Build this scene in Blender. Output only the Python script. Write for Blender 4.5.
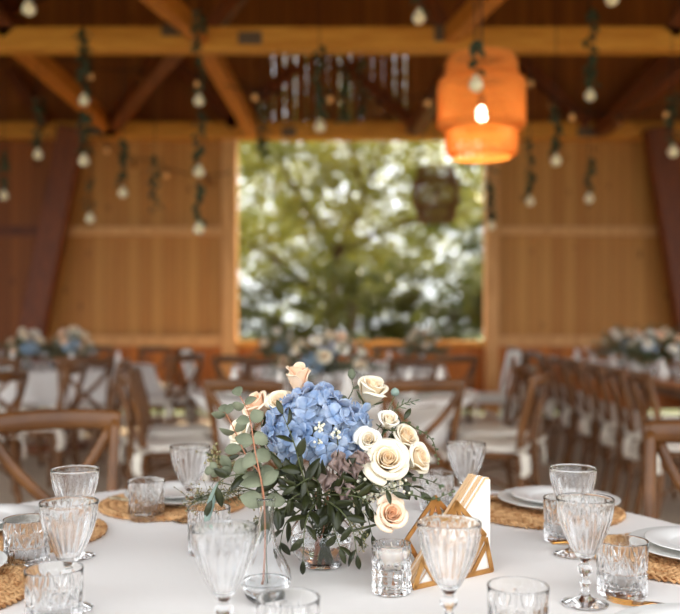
import bpy, math, random
from mathutils import Vector, Matrix, noise
random.seed(7)
PI = math.pi
S = bpy.context.scene
COL = S.collection
for o in list(bpy.data.objects): bpy.data.objects.remove(o)

# ---------------------------------------------------------------- camera, sky, sun, exposure
F, HY, CAMZ = 900.0, 320.0, 1.18
cd = bpy.data.cameras.new('camera'); cam = bpy.data.objects.new('camera', cd); COL.objects.link(cam)
cam.location = (0, 0, CAMZ); cam.rotation_euler = (PI/2, 0, 0)
cd.sensor_width = 36; cd.lens = 36*F/680; cd.shift_y = (HY-307)/680
cd.clip_start = 0.05; cd.clip_end = 300
cd.dof.use_dof = True; cd.dof.focus_distance = 1.50; cd.dof.aperture_fstop = 2.7
S.camera = cam

W = bpy.data.worlds.new('sky'); S.world = W; W.use_nodes = True
bg = W.node_tree.nodes['Background']
bg.inputs[0].default_value = (0.93, 0.965, 1.0, 1); bg.inputs[1].default_value = 4.8

sd = bpy.data.lights.new('sun', 'SUN'); sun = bpy.data.objects.new('sun', sd); COL.objects.link(sun)
sd.energy = 17.0; sd.angle = 0.02; sd.color = (1.0, 0.86, 0.62)
sun.rotation_euler = Vector((-0.42, -0.46, -0.80)).to_track_quat('-Z', 'Y').to_euler()

def portal(name, loc, direction, sx, sy):
    l = bpy.data.lights.new(name, 'AREA'); l.shape = 'RECTANGLE'; l.size = sx; l.size_y = sy
    l.cycles.is_portal = True
    o = bpy.data.objects.new(name, l); COL.objects.link(o); o.location = loc
    o.rotation_euler = Vector(direction).to_track_quat('-Z', 'Y').to_euler()
portal('portal_open_end', (0.3, 0.55, 1.65), (0, 1, 0), 12, 3.3)
portal('portal_left', (-6.1, 4.2, 1.6), (1, 0, 0), 3.1, 7.2)
portal('portal_right', (6.6, 4.5, 1.6), (-1, 0, 0), 3.1, 6.0)
portal('portal_window', (0.25, 11.3, 2.15), (0, -1, 0), 3.05, 2.5)

vs = S.view_settings
S.display_settings.display_device = 'sRGB'
vs.view_transform = 'Standard'; vs.look = 'None'; vs.exposure = -0.60; vs.gamma = 1.0; vs.use_curve_mapping = False
S.cycles.max_bounces = 14; S.cycles.transmission_bounces = 12; S.cycles.transparent_max_bounces = 8
S.cycles.diffuse_bounces = 5; S.cycles.glossy_bounces = 6
S.cycles.use_denoising = True
S.cycles.sample_clamp_indirect = 6.0
S.cycles.use_adaptive_sampling = False

# ---------------------------------------------------------------- helpers
def P(px, py, Y):
    return Vector(((px-340)/F*Y, Y, CAMZ-(py-HY)/F*Y))
TZ = 0.75
def srgb(r, g, b):
    def f(c):
        c /= 255.0
        return c/12.92 if c <= 0.04045 else ((c+0.055)/1.055)**2.4
    return (f(r), f(g), f(b), 1)

class MB:
    def __init__(s): s.v = []; s.f = []
    def add(s, vs_, fs):
        n = len(s.v); s.v += [tuple(v) for v in vs_]; s.f += [tuple(i+n for i in f) for f in fs]
    def box(s, c, size, R=None):
        hx, hy, hz = size[0]/2, size[1]/2, size[2]/2
        vs_ = [Vector((x, y, z)) for x in (-hx, hx) for y in (-hy, hy) for z in (-hz, hz)]
        if R: vs_ = [R @ v for v in vs_]
        c = Vector(c)
        s.add([c+v for v in vs_], [(0,1,3,2),(4,6,7,5),(0,4,5,1),(2,3,7,6),(0,2,6,4),(1,5,7,3)])
    def beam(s, a, b, w, h, up=(0,0,1)):
        a, b = Vector(a), Vector(b); d = b-a; L = d.length; d.normalize()
        x = d.cross(Vector(up))
        if x.length < 1e-4: x = d.cross(Vector((0,1,0)))
        x.normalize(); z = x.cross(d)
        R = Matrix((x, d, z)).transposed()
        s.box((a+b)/2, (w, L, h), R)
    def tube(s, pts, rad, n=8, flat=None, closed=False, up=None, cap=True):
        """pts list, rad float/list; flat=(a,b) scale of section along side/normal"""
        pts = [Vector(p) for p in pts]; m = len(pts)
        if not isinstance(rad, (list, tuple)): rad = [rad]*m
        fa, fb = flat if flat else (1, 1)
        rings = []; prev = Vector(up) if up else None
        for i, p in enumerate(pts):
            if closed: t = pts[(i+1) % m]-pts[i-1]
            else: t = pts[min(i+1, m-1)]-pts[max(i-1, 0)]
            if t.length < 1e-9: t = Vector((0,0,1))
            t.normalize()
            if prev is None:
                prev = Vector((0,0,1)) if abs(t.z) < .9 else Vector((0,1,0))
            nrm = prev - t*prev.dot(t)
            if nrm.length < 1e-6: nrm = t.orthogonal()
            nrm.normalize(); prev = nrm if not up else Vector(up)
            b = t.cross(nrm)
            rings.append([p + (b*math.cos(2*PI*k/n)*fa + nrm*math.sin(2*PI*k/n)*fb)*rad[i] for k in range(n)])
        vs_ = [v for r in rings for v in r]; fs = []
        for i in range(m if closed else m-1):
            j = (i+1) % m
            for k in range(n):
                fs.append((i*n+k, i*n+(k+1) % n, j*n+(k+1) % n, j*n+k))
        if not closed and cap:
            fs.append(tuple(range(n-1, -1, -1))); fs.append(tuple((m-1)*n+k for k in range(n)))
        s.add(vs_, fs)
    def lathe(s, prof, n=32, c=(0,0,0), mod=None, cap0=False, cap1=False):
        """prof list of (r,z); mod(ang,i,r,z)->(r,z)"""
        c = Vector(c); vs_ = []; fs = []; m = len(prof)
        for i, (r, z) in enumerate(prof):
            for k in range(n):
                a = 2*PI*k/n; rr, zz = mod(a, i, r, z) if mod else (r, z)
                vs_.append(c+Vector((rr*math.cos(a), rr*math.sin(a), zz)))
        for i in range(m-1):
            for k in range(n):
                fs.append((i*n+k, i*n+(k+1) % n, (i+1)*n+(k+1) % n, (i+1)*n+k))
        if cap0: fs.append(tuple(range(n-1, -1, -1)))
        if cap1: fs.append(tuple((m-1)*n+k for k in range(n)))
        s.add(vs_, fs)
    def grid(s, fn, nu, nv, closed_u=False):
        vs_ = [fn(i/(nu if closed_u else nu-1), j/(nv-1)) for j in range(nv) for i in range(nu)]
        fs = []
        for j in range(nv-1):
            for i in range(nu if closed_u else nu-1):
                a = j*nu+i; b = j*nu+(i+1) % nu
                fs.append((a, b, b+nu, a+nu))
        s.add(vs_, fs)
    def xf(s, M): s.v = [tuple(M @ Vector(v)) for v in s.v]; return s
    def build(s, name, mat, parent=None, smooth=True, sub=0, solid=0, bevel=0):
        me = bpy.data.meshes.new(name); me.from_pydata(s.v, [], s.f); me.update()
        me.polygons.foreach_set('use_smooth', [smooth]*len(me.polygons))
        me.materials.append(mat)
        o = bpy.data.objects.new(name, me); COL.objects.link(o)
        if parent: o.parent = parent
        if bevel:
            md = o.modifiers.new('bevel', 'BEVEL'); md.width = bevel; md.segments = 2; md.limit_method = 'ANGLE'
        if solid:
            md = o.modifiers.new('solid', 'SOLIDIFY'); md.thickness = solid; md.offset = 0
        if sub:
            md = o.modifiers.new('sub', 'SUBSURF'); md.levels = sub; md.render_levels = sub
        return o

def tag(o, label=None, cat=None, group=None, kind=None):
    if label: o['label'] = label
    if cat: o['category'] = cat
    if group: o['group'] = group
    if kind: o['kind'] = kind
    return o
def empty(name, loc=(0,0,0), rz=0, label=None, cat=None, group=None):
    o = bpy.data.objects.new(name, None); COL.objects.link(o); o.empty_display_size = .05
    o.location = loc; o.rotation_euler = (0, 0, rz)
    return tag(o, label, cat, group)
KIDS = {}
def dup(o, parent=None):
    c = o.copy(); COL.objects.link(c); c.parent = parent
    for ch in list(o.children): dup(ch, c)
    return c
FIRST = set()
def place(proto, loc, rz=0, label=None, cat=None, group=None, scale=1, rot=None):
    if proto.name not in FIRST: FIRST.add(proto.name); o = proto
    else: o = dup(proto)
    o.location = loc; o.rotation_euler = rot if rot else (0, 0, rz); o.scale = (scale,)*3
    for k in ('label', 'category', 'group'):
        if k in o: del o[k]
    return tag(o, label, cat, group)

# ---------------------------------------------------------------- materials
def mat(name, col=(.8,.8,.8,1), rough=.5, metal=0, trans=0, ior=1.45, bump=None, sub=0, spec=None, emis=None):
    m = bpy.data.materials.new(name); m.use_nodes = True; nt = m.node_tree
    b = nt.nodes['Principled BSDF']
    b.inputs['Base Color'].default_value = col; b.inputs['Roughness'].default_value = rough
    b.inputs['Metallic'].default_value = metal; b.inputs['Transmission Weight'].default_value = trans
    b.inputs['IOR'].default_value = ior
    if sub:
        b.inputs['Subsurface Weight'].default_value = sub; b.inputs['Subsurface Radius'].default_value = (.01,.006,.004)
        b.inputs['Subsurface Scale'].default_value = 1
    if spec is not None: b.inputs['Specular IOR Level'].default_value = spec
    if emis: b.inputs['Emission Color'].default_value = emis[0]; b.inputs['Emission Strength'].default_value = emis[1]
    if bump:
        sc, st = bump[0], bump[1]
        n = nt.nodes.new('ShaderNodeTexNoise'); n.inputs['Scale'].default_value = sc
        n.inputs['Detail'].default_value = 4
        tc = nt.nodes.new('ShaderNodeTexCoord'); nt.links.new(tc.outputs['Object'], n.inputs['Vector'])
        bp = nt.nodes.new('ShaderNodeBump'); bp.inputs['Strength'].default_value = st
        bp.inputs['Distance'].default_value = bump[2] if len(bump) > 2 else .002
        nt.links.new(n.outputs[0], bp.inputs['Height']); nt.links.new(bp.outputs[0], b.inputs['Normal'])
    return m
def noisy(name, c1, c2, scale, rough=.5, stretch=(1,1,1), bump=0, coords='Object', **k):
    m = mat(name, c1, rough, **k); nt = m.node_tree; b = nt.nodes['Principled BSDF']
    tc = nt.nodes.new('ShaderNodeTexCoord'); mp = nt.nodes.new('ShaderNodeMapping'); mp.inputs['Scale'].default_value = stretch
    n = nt.nodes.new('ShaderNodeTexNoise'); n.inputs['Scale'].default_value = scale; n.inputs['Detail'].default_value = 5
    r = nt.nodes.new('ShaderNodeValToRGB'); r.color_ramp.elements[0].position = .32; r.color_ramp.elements[1].position = .68
    r.color_ramp.elements[0].color = c1; r.color_ramp.elements[1].color = c2
    nt.links.new(tc.outputs[coords], mp.inputs[0]); nt.links.new(mp.outputs[0], n.inputs['Vector'])
    nt.links.new(n.outputs[0], r.inputs[0]); nt.links.new(r.outputs[0], b.inputs['Base Color'])
    if bump:
        bp = nt.nodes.new('ShaderNodeBump'); bp.inputs['Strength'].default_value = bump; bp.inputs['Distance'].default_value = .003
        nt.links.new(n.outputs[0], bp.inputs['Height']); nt.links.new(bp.outputs[0], b.inputs['Normal'])
    return m
def planks(name, c1, c2, width, axis=0, rough=.55, grain_axis=2, seam=.25):
    """boards: per-board tint from white noise, grain stretched along the board, knots"""
    m = mat(name, c1, rough); nt = m.node_tree; b = nt.nodes['Principled BSDF']; N = nt.nodes.new; L = nt.links.new
    g = N('ShaderNodeNewGeometry'); sp = N('ShaderNodeSeparateXYZ'); L(g.outputs['Position'], sp.inputs[0])
    dv = N('ShaderNodeMath'); dv.operation = 'DIVIDE'; dv.inputs[1].default_value = width; L(sp.outputs[axis], dv.inputs[0])
    fl = N('ShaderNodeMath'); fl.operation = 'FLOOR'; L(dv.outputs[0], fl.inputs[0])
    wn = N('ShaderNodeTexWhiteNoise'); wn.noise_dimensions = '1D'; L(fl.outputs[0], wn.inputs['W'])
    fr = N('ShaderNodeMath'); fr.operation = 'FRACT'; L(dv.outputs[0], fr.inputs[0])
    pp = N('ShaderNodeMath'); pp.operation = 'PINGPONG'; pp.inputs[1].default_value = .5; L(fr.outputs[0], pp.inputs[0])
    ed = N('ShaderNodeMapRange'); ed.inputs[1].default_value = 0; ed.inputs[2].default_value = .05; L(pp.outputs[0], ed.inputs[0])
    sc = [14, 14, 14]; sc[grain_axis] = 1.0
    vm = N('ShaderNodeVectorMath'); vm.operation = 'MULTIPLY'; vm.inputs[1].default_value = sc; L(g.outputs['Position'], vm.inputs[0])
    cb = N('ShaderNodeVectorMath'); cb.operation = 'ADD'; L(vm.outputs[0], cb.inputs[0])
    wv = N('ShaderNodeVectorMath'); wv.operation = 'SCALE'; wv.inputs['Scale'].default_value = 20; L(wn.outputs['Color'], wv.inputs[0]); L(wv.outputs[0], cb.inputs[1])
    n = N('ShaderNodeTexNoise'); n.inputs['Scale'].default_value = 1.3; n.inputs['Detail'].default_value = 5; n.inputs['Distortion'].default_value = 1.2
    L(cb.outputs[0], n.inputs['Vector'])
    ks = [5, 5, 5]; ks[grain_axis] = 2.2
    kv = N('ShaderNodeVectorMath'); kv.operation = 'MULTIPLY'; kv.inputs[1].default_value = ks; L(g.outputs['Position'], kv.inputs[0])
    vo = N('ShaderNodeTexVoronoi'); vo.inputs['Scale'].default_value = 1.0; L(kv.outputs[0], vo.inputs['Vector'])
    kr = N('ShaderNodeMapRange'); kr.inputs[1].default_value = .03; kr.inputs[2].default_value = .15; L(vo.outputs['Distance'], kr.inputs[0])
    a = N('ShaderNodeMath'); a.operation = 'MULTIPLY'; a.inputs[1].default_value = .75; L(wn.outputs['Value'], a.inputs[0])
    a2 = N('ShaderNodeMath'); a2.operation = 'MULTIPLY_ADD'; a2.inputs[1].default_value = .9; L(n.outputs[0], a2.inputs[0]); L(a.outputs[0], a2.inputs[2])
    a3 = N('ShaderNodeMath'); a3.operation = 'SUBTRACT'; a3.inputs[1].default_value = .3; L(a2.outputs[0], a3.inputs[0])
    r = N('ShaderNodeMixRGB'); r.inputs[1].default_value = c1; r.inputs[2].default_value = c2; L(a3.outputs[0], r.inputs[0]); r.use_clamp = True
    k2 = N('ShaderNodeMixRGB'); k2.inputs[1].default_value = (c1[0]*.4, c1[1]*.33, c1[2]*.3, 1); L(kr.outputs[0], k2.inputs[0]); L(r.outputs[0], k2.inputs[2])
    s2 = N('ShaderNodeMixRGB'); s2.inputs[1].default_value = (c1[0]*seam, c1[1]*seam, c1[2]*seam, 1); L(ed.outputs[0], s2.inputs[0]); L(k2.outputs[0], s2.inputs[2])
    L(s2.outputs[0], b.inputs['Base Color'])
    bp = N('ShaderNodeBump'); bp.inputs['Strength'].default_value = .5; bp.inputs['Distance'].default_value = .006
    L(ed.outputs[0], bp.inputs['Height']); L(bp.outputs[0], b.inputs['Normal'])
    return m

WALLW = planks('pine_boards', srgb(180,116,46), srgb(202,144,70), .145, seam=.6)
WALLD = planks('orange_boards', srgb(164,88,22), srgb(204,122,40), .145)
GABSHADE = planks('shaded_gable_boards', srgb(140,74,20), srgb(168,96,32), .145)  # wall boards darkened: the dimness up in the gable is put into the colour
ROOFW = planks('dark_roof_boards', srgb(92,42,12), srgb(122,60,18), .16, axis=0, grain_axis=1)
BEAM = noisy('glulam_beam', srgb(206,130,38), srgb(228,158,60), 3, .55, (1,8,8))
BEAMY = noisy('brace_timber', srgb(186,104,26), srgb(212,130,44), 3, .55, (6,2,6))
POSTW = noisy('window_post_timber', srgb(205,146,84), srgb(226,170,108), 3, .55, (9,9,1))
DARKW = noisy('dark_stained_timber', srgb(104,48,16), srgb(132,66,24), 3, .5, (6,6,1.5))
STEEL = mat('galvanised_plate', srgb(120,98,78), .5, .6)
CHAIRW = noisy('walnut_bentwood', srgb(90,54,22), srgb(130,84,42), 3, .36, (2,3,2), bump=.05)
FLOORM = noisy('polished_concrete', srgb(186,168,146), srgb(206,188,166), 1.2, .5, bump=.05)
CLOTH = mat('white_linen', srgb(234,229,224), .85, bump=(9, .25, .002), spec=.2)
def cloth_nodes():
    nt = CLOTH.node_tree; b = nt.nodes['Principled BSDF']
    bp1 = [n for n in nt.nodes if n.type == 'BUMP'][0]
    n1 = [n for n in nt.nodes if n.type == 'TEX_NOISE'][0]; n1.inputs['Scale'].default_value = 4.5; n1.inputs['Detail'].default_value = 3; n1.inputs['Distortion'].default_value = .6
    bp1.inputs['Distance'].default_value = .012
    tc = [n for n in nt.nodes if n.type == 'TEX_COORD'][0]
    n2 = nt.nodes.new('ShaderNodeTexNoise'); n2.inputs['Scale'].default_value = 900; nt.links.new(tc.outputs['Object'], n2.inputs['Vector'])
    bp2 = nt.nodes.new('ShaderNodeBump'); bp2.inputs['Strength'].default_value = .15; bp2.inputs['Distance'].default_value = .0005
    nt.links.new(n2.outputs[0], bp2.inputs['Height']); nt.links.new(bp1.outputs[0], bp2.inputs['Normal']); nt.links.new(bp2.outputs[0], b.inputs['Normal'])
cloth_nodes()
GLASS = mat('clear_glass', (1,1,1,1), 0.0, trans=1, ior=1.5)
WATER = mat('water', (.97,.99,1,1), 0.0, trans=1, ior=1.33)
PORC = mat('white_porcelain', srgb(240,238,234), .18)
CHARG = mat('pale_grey_charger', srgb(228,227,222), .22)
GOLD = mat('brushed_gold', srgb(206,152,84), .26, 1.0)
GOLD2 = noisy('gold_sheet_metal', srgb(186,134,76), srgb(214,164,102), 40, .36, metal=.85)
HYAC = noisy('woven_hyacinth', srgb(160,104,54), srgb(228,184,132), 60, .65, bump=.5)
NAPW = mat('white_paper_napkin', srgb(240,234,226), .9, bump=(300,.2,.0006))
NAPSHADE = mat('shaded_paper_napkin', srgb(222,186,144), .9, bump=(300,.2,.0006))  # tan on the stack's edges is shading, put into the paper colour
WAX = mat('candle_wax', srgb(244,232,222), .45, sub=.3)
WICK = mat('wick', srgb(60,50,44), .9)
CUSH = mat('ivory_cushion_fabric', srgb(232,224,212), .9, bump=(60,.3,.003))
RIBB = mat('ivory_ribbon', srgb(236,228,214), .8)
def petalmat(name, c1, c2, sc=30):
    m = noisy(name, c1, c2, sc, .6, sub=.25, spec=.25)
    return m
def rosemat(name, heart, rim, r0=.002, r1=.022):
    m = mat(name, rim, .55, sub=.12, spec=.25); nt = m.node_tree; b = nt.nodes['Principled BSDF']
    tc = nt.nodes.new('ShaderNodeTexCoord'); sp = nt.nodes.new('ShaderNodeSeparateXYZ'); nt.links.new(tc.outputs['Object'], sp.inputs[0])
    cb = nt.nodes.new('ShaderNodeCombineXYZ'); nt.links.new(sp.outputs[0], cb.inputs[0]); nt.links.new(sp.outputs[1], cb.inputs[1])
    ln = nt.nodes.new('ShaderNodeVectorMath'); ln.operation = 'LENGTH'; nt.links.new(cb.outputs[0], ln.inputs[0])
    mr = nt.nodes.new('ShaderNodeMapRange'); mr.inputs[1].default_value = r0; mr.inputs[2].default_value = r1; nt.links.new(ln.outputs['Value'], mr.inputs[0])
    mx = nt.nodes.new('ShaderNodeMixRGB'); mx.inputs[1].default_value = heart; mx.inputs[2].default_value = rim
    nt.links.new(mr.outputs[0], mx.inputs[0]); nt.links.new(mx.outputs[0], b.inputs['Base Color']); return m
RCREAM = rosemat('cream_rose_petals', srgb(248,220,180), srgb(248,236,212))
RPEACH = rosemat('peach_rose_petals', srgb(248,200,158), srgb(252,224,196))
RWHITE = rosemat('white_rose_petals', srgb(244,226,196), srgb(250,246,236))
HBLUE = petalmat('blue_hydrangea_petals', srgb(108,138,182), srgb(188,198,216), 38)
DUSK = petalmat('mauve_brown_petals', srgb(118,96,92), srgb(158,134,124), 30)
FILL = petalmat('tiny_white_blossoms', srgb(226,214,186), srgb(244,238,222), 60)
def leafmat(name, c1, c2, rough=.42, tr=.25, sc=25):
    m = noisy(name, c1, c2, sc, rough); nt = m.node_tree; b = nt.nodes['Principled BSDF']
    t = nt.nodes.new('ShaderNodeBsdfTranslucent'); mx = nt.nodes.new('ShaderNodeMixShader'); mx.inputs[0].default_value = tr
    out = nt.nodes['Material Output']
    r = [n for n in nt.nodes if n.type == 'VALTORGB'][0]
    nt.links.new(r.outputs[0], t.inputs[0]); nt.links.new(b.outputs[0], mx.inputs[1]); nt.links.new(t.outputs[0], mx.inputs[2])
    nt.links.new(mx.outputs[0], out.inputs[0]); return m
LEUC = leafmat('eucalyptus_leaf', srgb(112,118,94), srgb(150,154,128), .6)
LDARK = leafmat('dark_ruscus_leaf', srgb(34,38,18), srgb(60,64,32), .32, .12)
LOLIVE = leafmat('olive_leaf', srgb(84,98,66), srgb(116,128,92), .45)
LWILL = leafmat('pale_willow_leaf', srgb(132,152,144), srgb(160,178,166), .55)
LGARL = leafmat('garland_leaf', srgb(56,64,42), srgb(92,100,72), .5)
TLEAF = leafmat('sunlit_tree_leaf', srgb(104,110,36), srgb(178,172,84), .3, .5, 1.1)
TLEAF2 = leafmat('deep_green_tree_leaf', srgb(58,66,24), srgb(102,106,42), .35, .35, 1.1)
SEED = noisy('seed_pods', srgb(120,110,72), srgb(164,152,110), 60, .6)
STEMR = mat('reddish_stem', srgb(176,116,86), .5)
STEMG = mat('green_stem', srgb(82,88,52), .5)
BARK = noisy('tree_bark', srgb(64,46,34), srgb(98,76,58), 8, .9, (3,3,1), bump=.6)
GRASS = noisy('lawn', srgb(56,68,30), srgb(88,96,46), 3, .9)
CORD = mat('dark_cord', srgb(40,30,22), .7)
GLOBE = mat('frosted_globe', srgb(240,226,190), .35, sub=.4)
GLOBE.node_tree.nodes['Principled BSDF'].inputs['Subsurface Radius'].default_value = (.04,.03,.02)
BULB = mat('lit_bulb', (1,1,1,1), .4, emis=((1.0,.86,.66,1), 30))
SMOKE = mat('amber_bulb_glass', srgb(150,90,40), .2)
FAIRY = mat('lit_string_bulb', srgb(220,150,80), .4, emis=((1.0,.52,.18,1), .35))
WICKO = leafmat('orange_bamboo_wicker', srgb(238,164,72), srgb(246,186,100), .6, .5, 60)
WICKB = leafmat('brown_rattan_wicker', srgb(120,66,36), srgb(160,96,56), .6, .2, 60)

# ---------------------------------------------------------------- building shell
YW = 11.0
XL, XR = -6.0, 6.5
def struct(name, mb, m, **k):
    o = mb.build(name, m, smooth=False, **k); o['kind'] = 'structure'; return o
m = MB(); m.box((.25, 3.9, -.1), (12.7, 14.6, .2)); struct('floor', m, FLOORM)
m = MB(); m.box((0, 30, -.16), (90, 120, .1)); struct('ground_lawn', m, GRASS)
wx0, wx1 = P(237,0,YW).x, P(485,0,YW).x
wz0, wz1 = .94, 3.38
HZ = 3.58
GAPZ = .07
m = MB()
T = .05
pxl, pxr = P(50,0,YW).x, P(672,0,YW).x
zl = 0.86
# upper panels left and right of the opening, between rail heights
m.box(((XL+wx0)/2, YW+.1, (zl+HZ)/2), (wx0-XL, T, HZ-zl))
m.box(((XR+wx1)/2, YW+.1, (zl+HZ)/2), (XR-wx1, T, HZ-zl))
struct('wall_back', m, WALLW)
m = MB()
# gable, solid left and right of the vented slats
gx0, gx1 = P(240,0,YW).x, P(428,0,YW).x
m.box(((XL+gx0)/2, YW+.1, (HZ+7.2)/2), (gx0-XL, T, 7.2-HZ))
m.box(((XR+gx1)/2, YW+.1, (HZ+7.2)/2), (XR-gx1, T, 7.2-HZ))
m.box(((gx0+gx1)/2, YW+.1, 5.9), (gx1-gx0, T, 2.6))
n = 17; w = (gx1-gx0)/n
for i in range(n):
    g = (.003,.002,.011,.003,.014,.004,.005,.002,.002,.010,.003,.002,.004,.002,.012,.003,.002)[i]
    m.box((gx0+(i+.5)*w, YW+.1, (HZ+4.62)/2), (w-g, T*.8, 4.62-HZ))
struct('wall_back_gable', m, GABSHADE)
m = MB()
m.box(((XL+XR)/2, YW+.16, (zl+GAPZ)/2), (XR-XL, T, zl-GAPZ))
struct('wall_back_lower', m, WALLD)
tn = [0]
def trim(mb, mt, **k):
    tn[0] += 1; return struct('trim_%d' % tn[0], mb, mt, **k)
# window frame posts, sill, header
m = MB(); m.box((wx0-.09, YW+.02, (HZ+0)/2), (.18, .16, HZ)); trim(m, POSTW, bevel=.006)
m = MB(); m.box((wx1+.08, YW+.02, (HZ+0)/2), (.16, .16, HZ)); trim(m, POSTW, bevel=.006)
m = MB(); m.box(((wx0+wx1)/2, YW+.03, .89), (wx1-wx0, .2, .07)); trim(m, BEAM, bevel=.006)
m = MB(); m.box(((XL+XR)/2, YW-.02, (wz1+HZ)/2), (XR-XL, .2, HZ-wz1)); trim(m, BEAM, bevel=.006)
# horizontal rails on the wall
for x0, x1 in ((pxl-.1, wx0-.18), (wx1+.16, pxr+.2)):
    m = MB(); m.box(((x0+x1)/2, YW+.045, 2.27), (x1-x0, .07, .11)); trim(m, POSTW)
    m = MB(); m.box(((x0+x1)/2, YW+.035, .92), (x1-x0, .1, .13)); trim(m, POSTW)
for x0, x1 in ((XL, pxl-.1), (pxr+.3, XR)):
    m = MB(); m.box(((x0+x1)/2, YW+.045, 2.27), (x1-x0, .07, .12)); trim(m, DARKW)
# darker cladding in the end bays outside the slanted posts
def quad_wall(pts, y, mt, name):
    m = MB(); v = [(x, y, z) for x, z in pts]+[(x, y+.03, z) for x, z in pts]; k = len(pts)
    m.add(v, [tuple(range(k)), tuple(range(2*k-1, k-1, -1))]+[(i, i+k, (i+1) % k+k, (i+1) % k) for i in range(k)])
    return struct(name, m, mt)
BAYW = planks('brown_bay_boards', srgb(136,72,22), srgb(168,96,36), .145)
a, b = P(72,130,YW), P(30,416,YW)
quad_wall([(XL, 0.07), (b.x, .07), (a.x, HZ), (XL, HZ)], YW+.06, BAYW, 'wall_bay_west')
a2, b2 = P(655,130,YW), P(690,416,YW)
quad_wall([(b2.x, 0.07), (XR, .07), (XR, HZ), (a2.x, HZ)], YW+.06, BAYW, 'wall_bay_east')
# slanted posts
for (x0, y0, x1, y1) in ((73,128,18,406), (657,128,702,406)):
    m = MB(); m.beam(P(x1, y1, YW-.25), P(x0, y0, YW-.25), .30, .22, up=(0,1,0)); trim(m, DARKW, bevel=.01)
# roof
cx = .25; RZ = 7.0; EZ = 3.75
m = MB()
for sgn, xe in ((-1, XL-.5), (1, XR+.5)):
    v = [(cx, .3, RZ), (cx, YW+.4, RZ), (xe, YW+.4, EZ), (xe, .3, EZ)]
    v2 = [(x, y, z+.08) for x, y, z in v]
    m.add(v+v2, [(0,1,2,3),(7,6,5,4),(0,4,5,1),(1,5,6,2),(2,6,7,3),(3,7,4,0)])
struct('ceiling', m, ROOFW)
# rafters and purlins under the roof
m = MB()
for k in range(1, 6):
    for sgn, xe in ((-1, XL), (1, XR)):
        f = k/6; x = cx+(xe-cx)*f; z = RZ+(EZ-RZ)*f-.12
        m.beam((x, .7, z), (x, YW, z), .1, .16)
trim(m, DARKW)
YT = 7.4
zb = 3.38
tr = MB(); tr.box(((XL+XR)/2, YT, zb+.095), (XR-XL+.6, .16, .19)); trim(tr, BEAM, bevel=.008)
for YY in (3.7,):
    m = MB(); m.box(((XL+XR)/2, YY, zb+.095), (XR-XL+.6, .16, .19)); trim(m, BEAM, bevel=.008)
for YY in (YT, 3.7):
    for sgn, xe in ((-1, XL), (1, XR)):
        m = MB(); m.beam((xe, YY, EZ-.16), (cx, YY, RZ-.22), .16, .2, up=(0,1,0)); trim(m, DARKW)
# web members over the near tie beam
def web(p, q, w, h, mt, Y0=None):
    m = MB(); m.beam(p, q, w, h, up=(0,1,0)); trim(m, mt)
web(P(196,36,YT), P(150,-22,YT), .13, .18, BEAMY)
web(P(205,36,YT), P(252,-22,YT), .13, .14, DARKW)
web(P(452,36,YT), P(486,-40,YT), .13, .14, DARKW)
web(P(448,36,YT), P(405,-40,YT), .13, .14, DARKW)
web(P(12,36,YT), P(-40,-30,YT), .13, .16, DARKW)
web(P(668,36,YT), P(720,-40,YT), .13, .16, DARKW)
# horizontal plane bracing between the near truss and the gable wall
for (x0, x1) in ((14, 114), (203, 252), (176, 108), (716, 600), (470, 416)):
    a = Vector(((x0-340)/F*YT, YT+.08, zb+.1)); b = Vector(((x1-340)/F*(YW-.1), YW-.12, zb+.1))
    m = MB(); m.beam(a, b, .14, .16); trim(m, BEAMY if x0 in (14, 203) else DARKW)
# plane brace running toward the camera from the near truss
a = Vector(((203-340)/F*YT, YT-.08, zb+.12)); b = Vector((-1.9, 3.78, zb+.12)); m = MB(); m.beam(a, b, .12, .14); trim(m, BEAMY)
a = Vector(((450-340)/F*YT, YT-.08, zb+.12)); b = Vector((1.6, 3.78, zb+.12)); m = MB(); m.beam(a, b, .12, .14); trim(m, BEAMY)
# truss webs standing at the gable wall
for (x0, y0, x1, y1) in ((116,126,168,58), (172,58,236,126), (228,126,296,66), (342,62,414,124), (516,56,588,124), (604,124,668,56), (45,126,10,70)):
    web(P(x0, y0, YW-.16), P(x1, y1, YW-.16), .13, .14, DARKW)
# galvanised connector plates
for (px, py, Y, w, h) in ((174,30,YT-.09,.2,.09), (250,38,YT-.09,.19,.1), (443,33,YT-.09,.14,.13), (97,131,YW-.13,.2,.1), (289,132,YW-.13,.17,.12), (415,128,YW-.13,.2,.13), (590,132,YW-.13,.3,.12)):
    m = MB(); m.box(P(px, py, Y), (w, .012, h)); trim(m, STEEL)
# side walls out of view, their openings shaped to bring daylight into mid-room
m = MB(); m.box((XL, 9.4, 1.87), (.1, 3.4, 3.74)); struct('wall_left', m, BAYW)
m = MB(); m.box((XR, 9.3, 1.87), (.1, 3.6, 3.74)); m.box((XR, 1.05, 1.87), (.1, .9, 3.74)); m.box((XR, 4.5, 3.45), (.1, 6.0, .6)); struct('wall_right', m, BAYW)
for Y in (1.5, 4.5, 7.5):
    m = MB(); m.box((XR-.05, Y, 1.87), (.2, .2, 3.74)); trim(m, DARKW)
m = MB(); m.add([(XL-.3,.6,3.3),(XR+.3,.6,3.3),(XR+.3,.6,EZ),(cx,.6,RZ),(XL-.3,.6,EZ),(XL-.3,.7,3.3),(XR+.3,.7,3.3),(XR+.3,.7,EZ),(cx,.7,RZ),(XL-.3,.7,EZ)],[(0,1,2,3,4),(9,8,7,6,5),(0,5,6,1),(1,6,7,2),(2,7,8,3),(3,8,9,4),(4,9,5,0)]); struct('wall_front_blocker', m, BAYW)  # unseen front gable, added to keep sky light off the back gable
m = MB(); m.box((XL, 4.2, 3.45), (.1, 7.0, .6)); struct('wall_left_header', m, BAYW)
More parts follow.
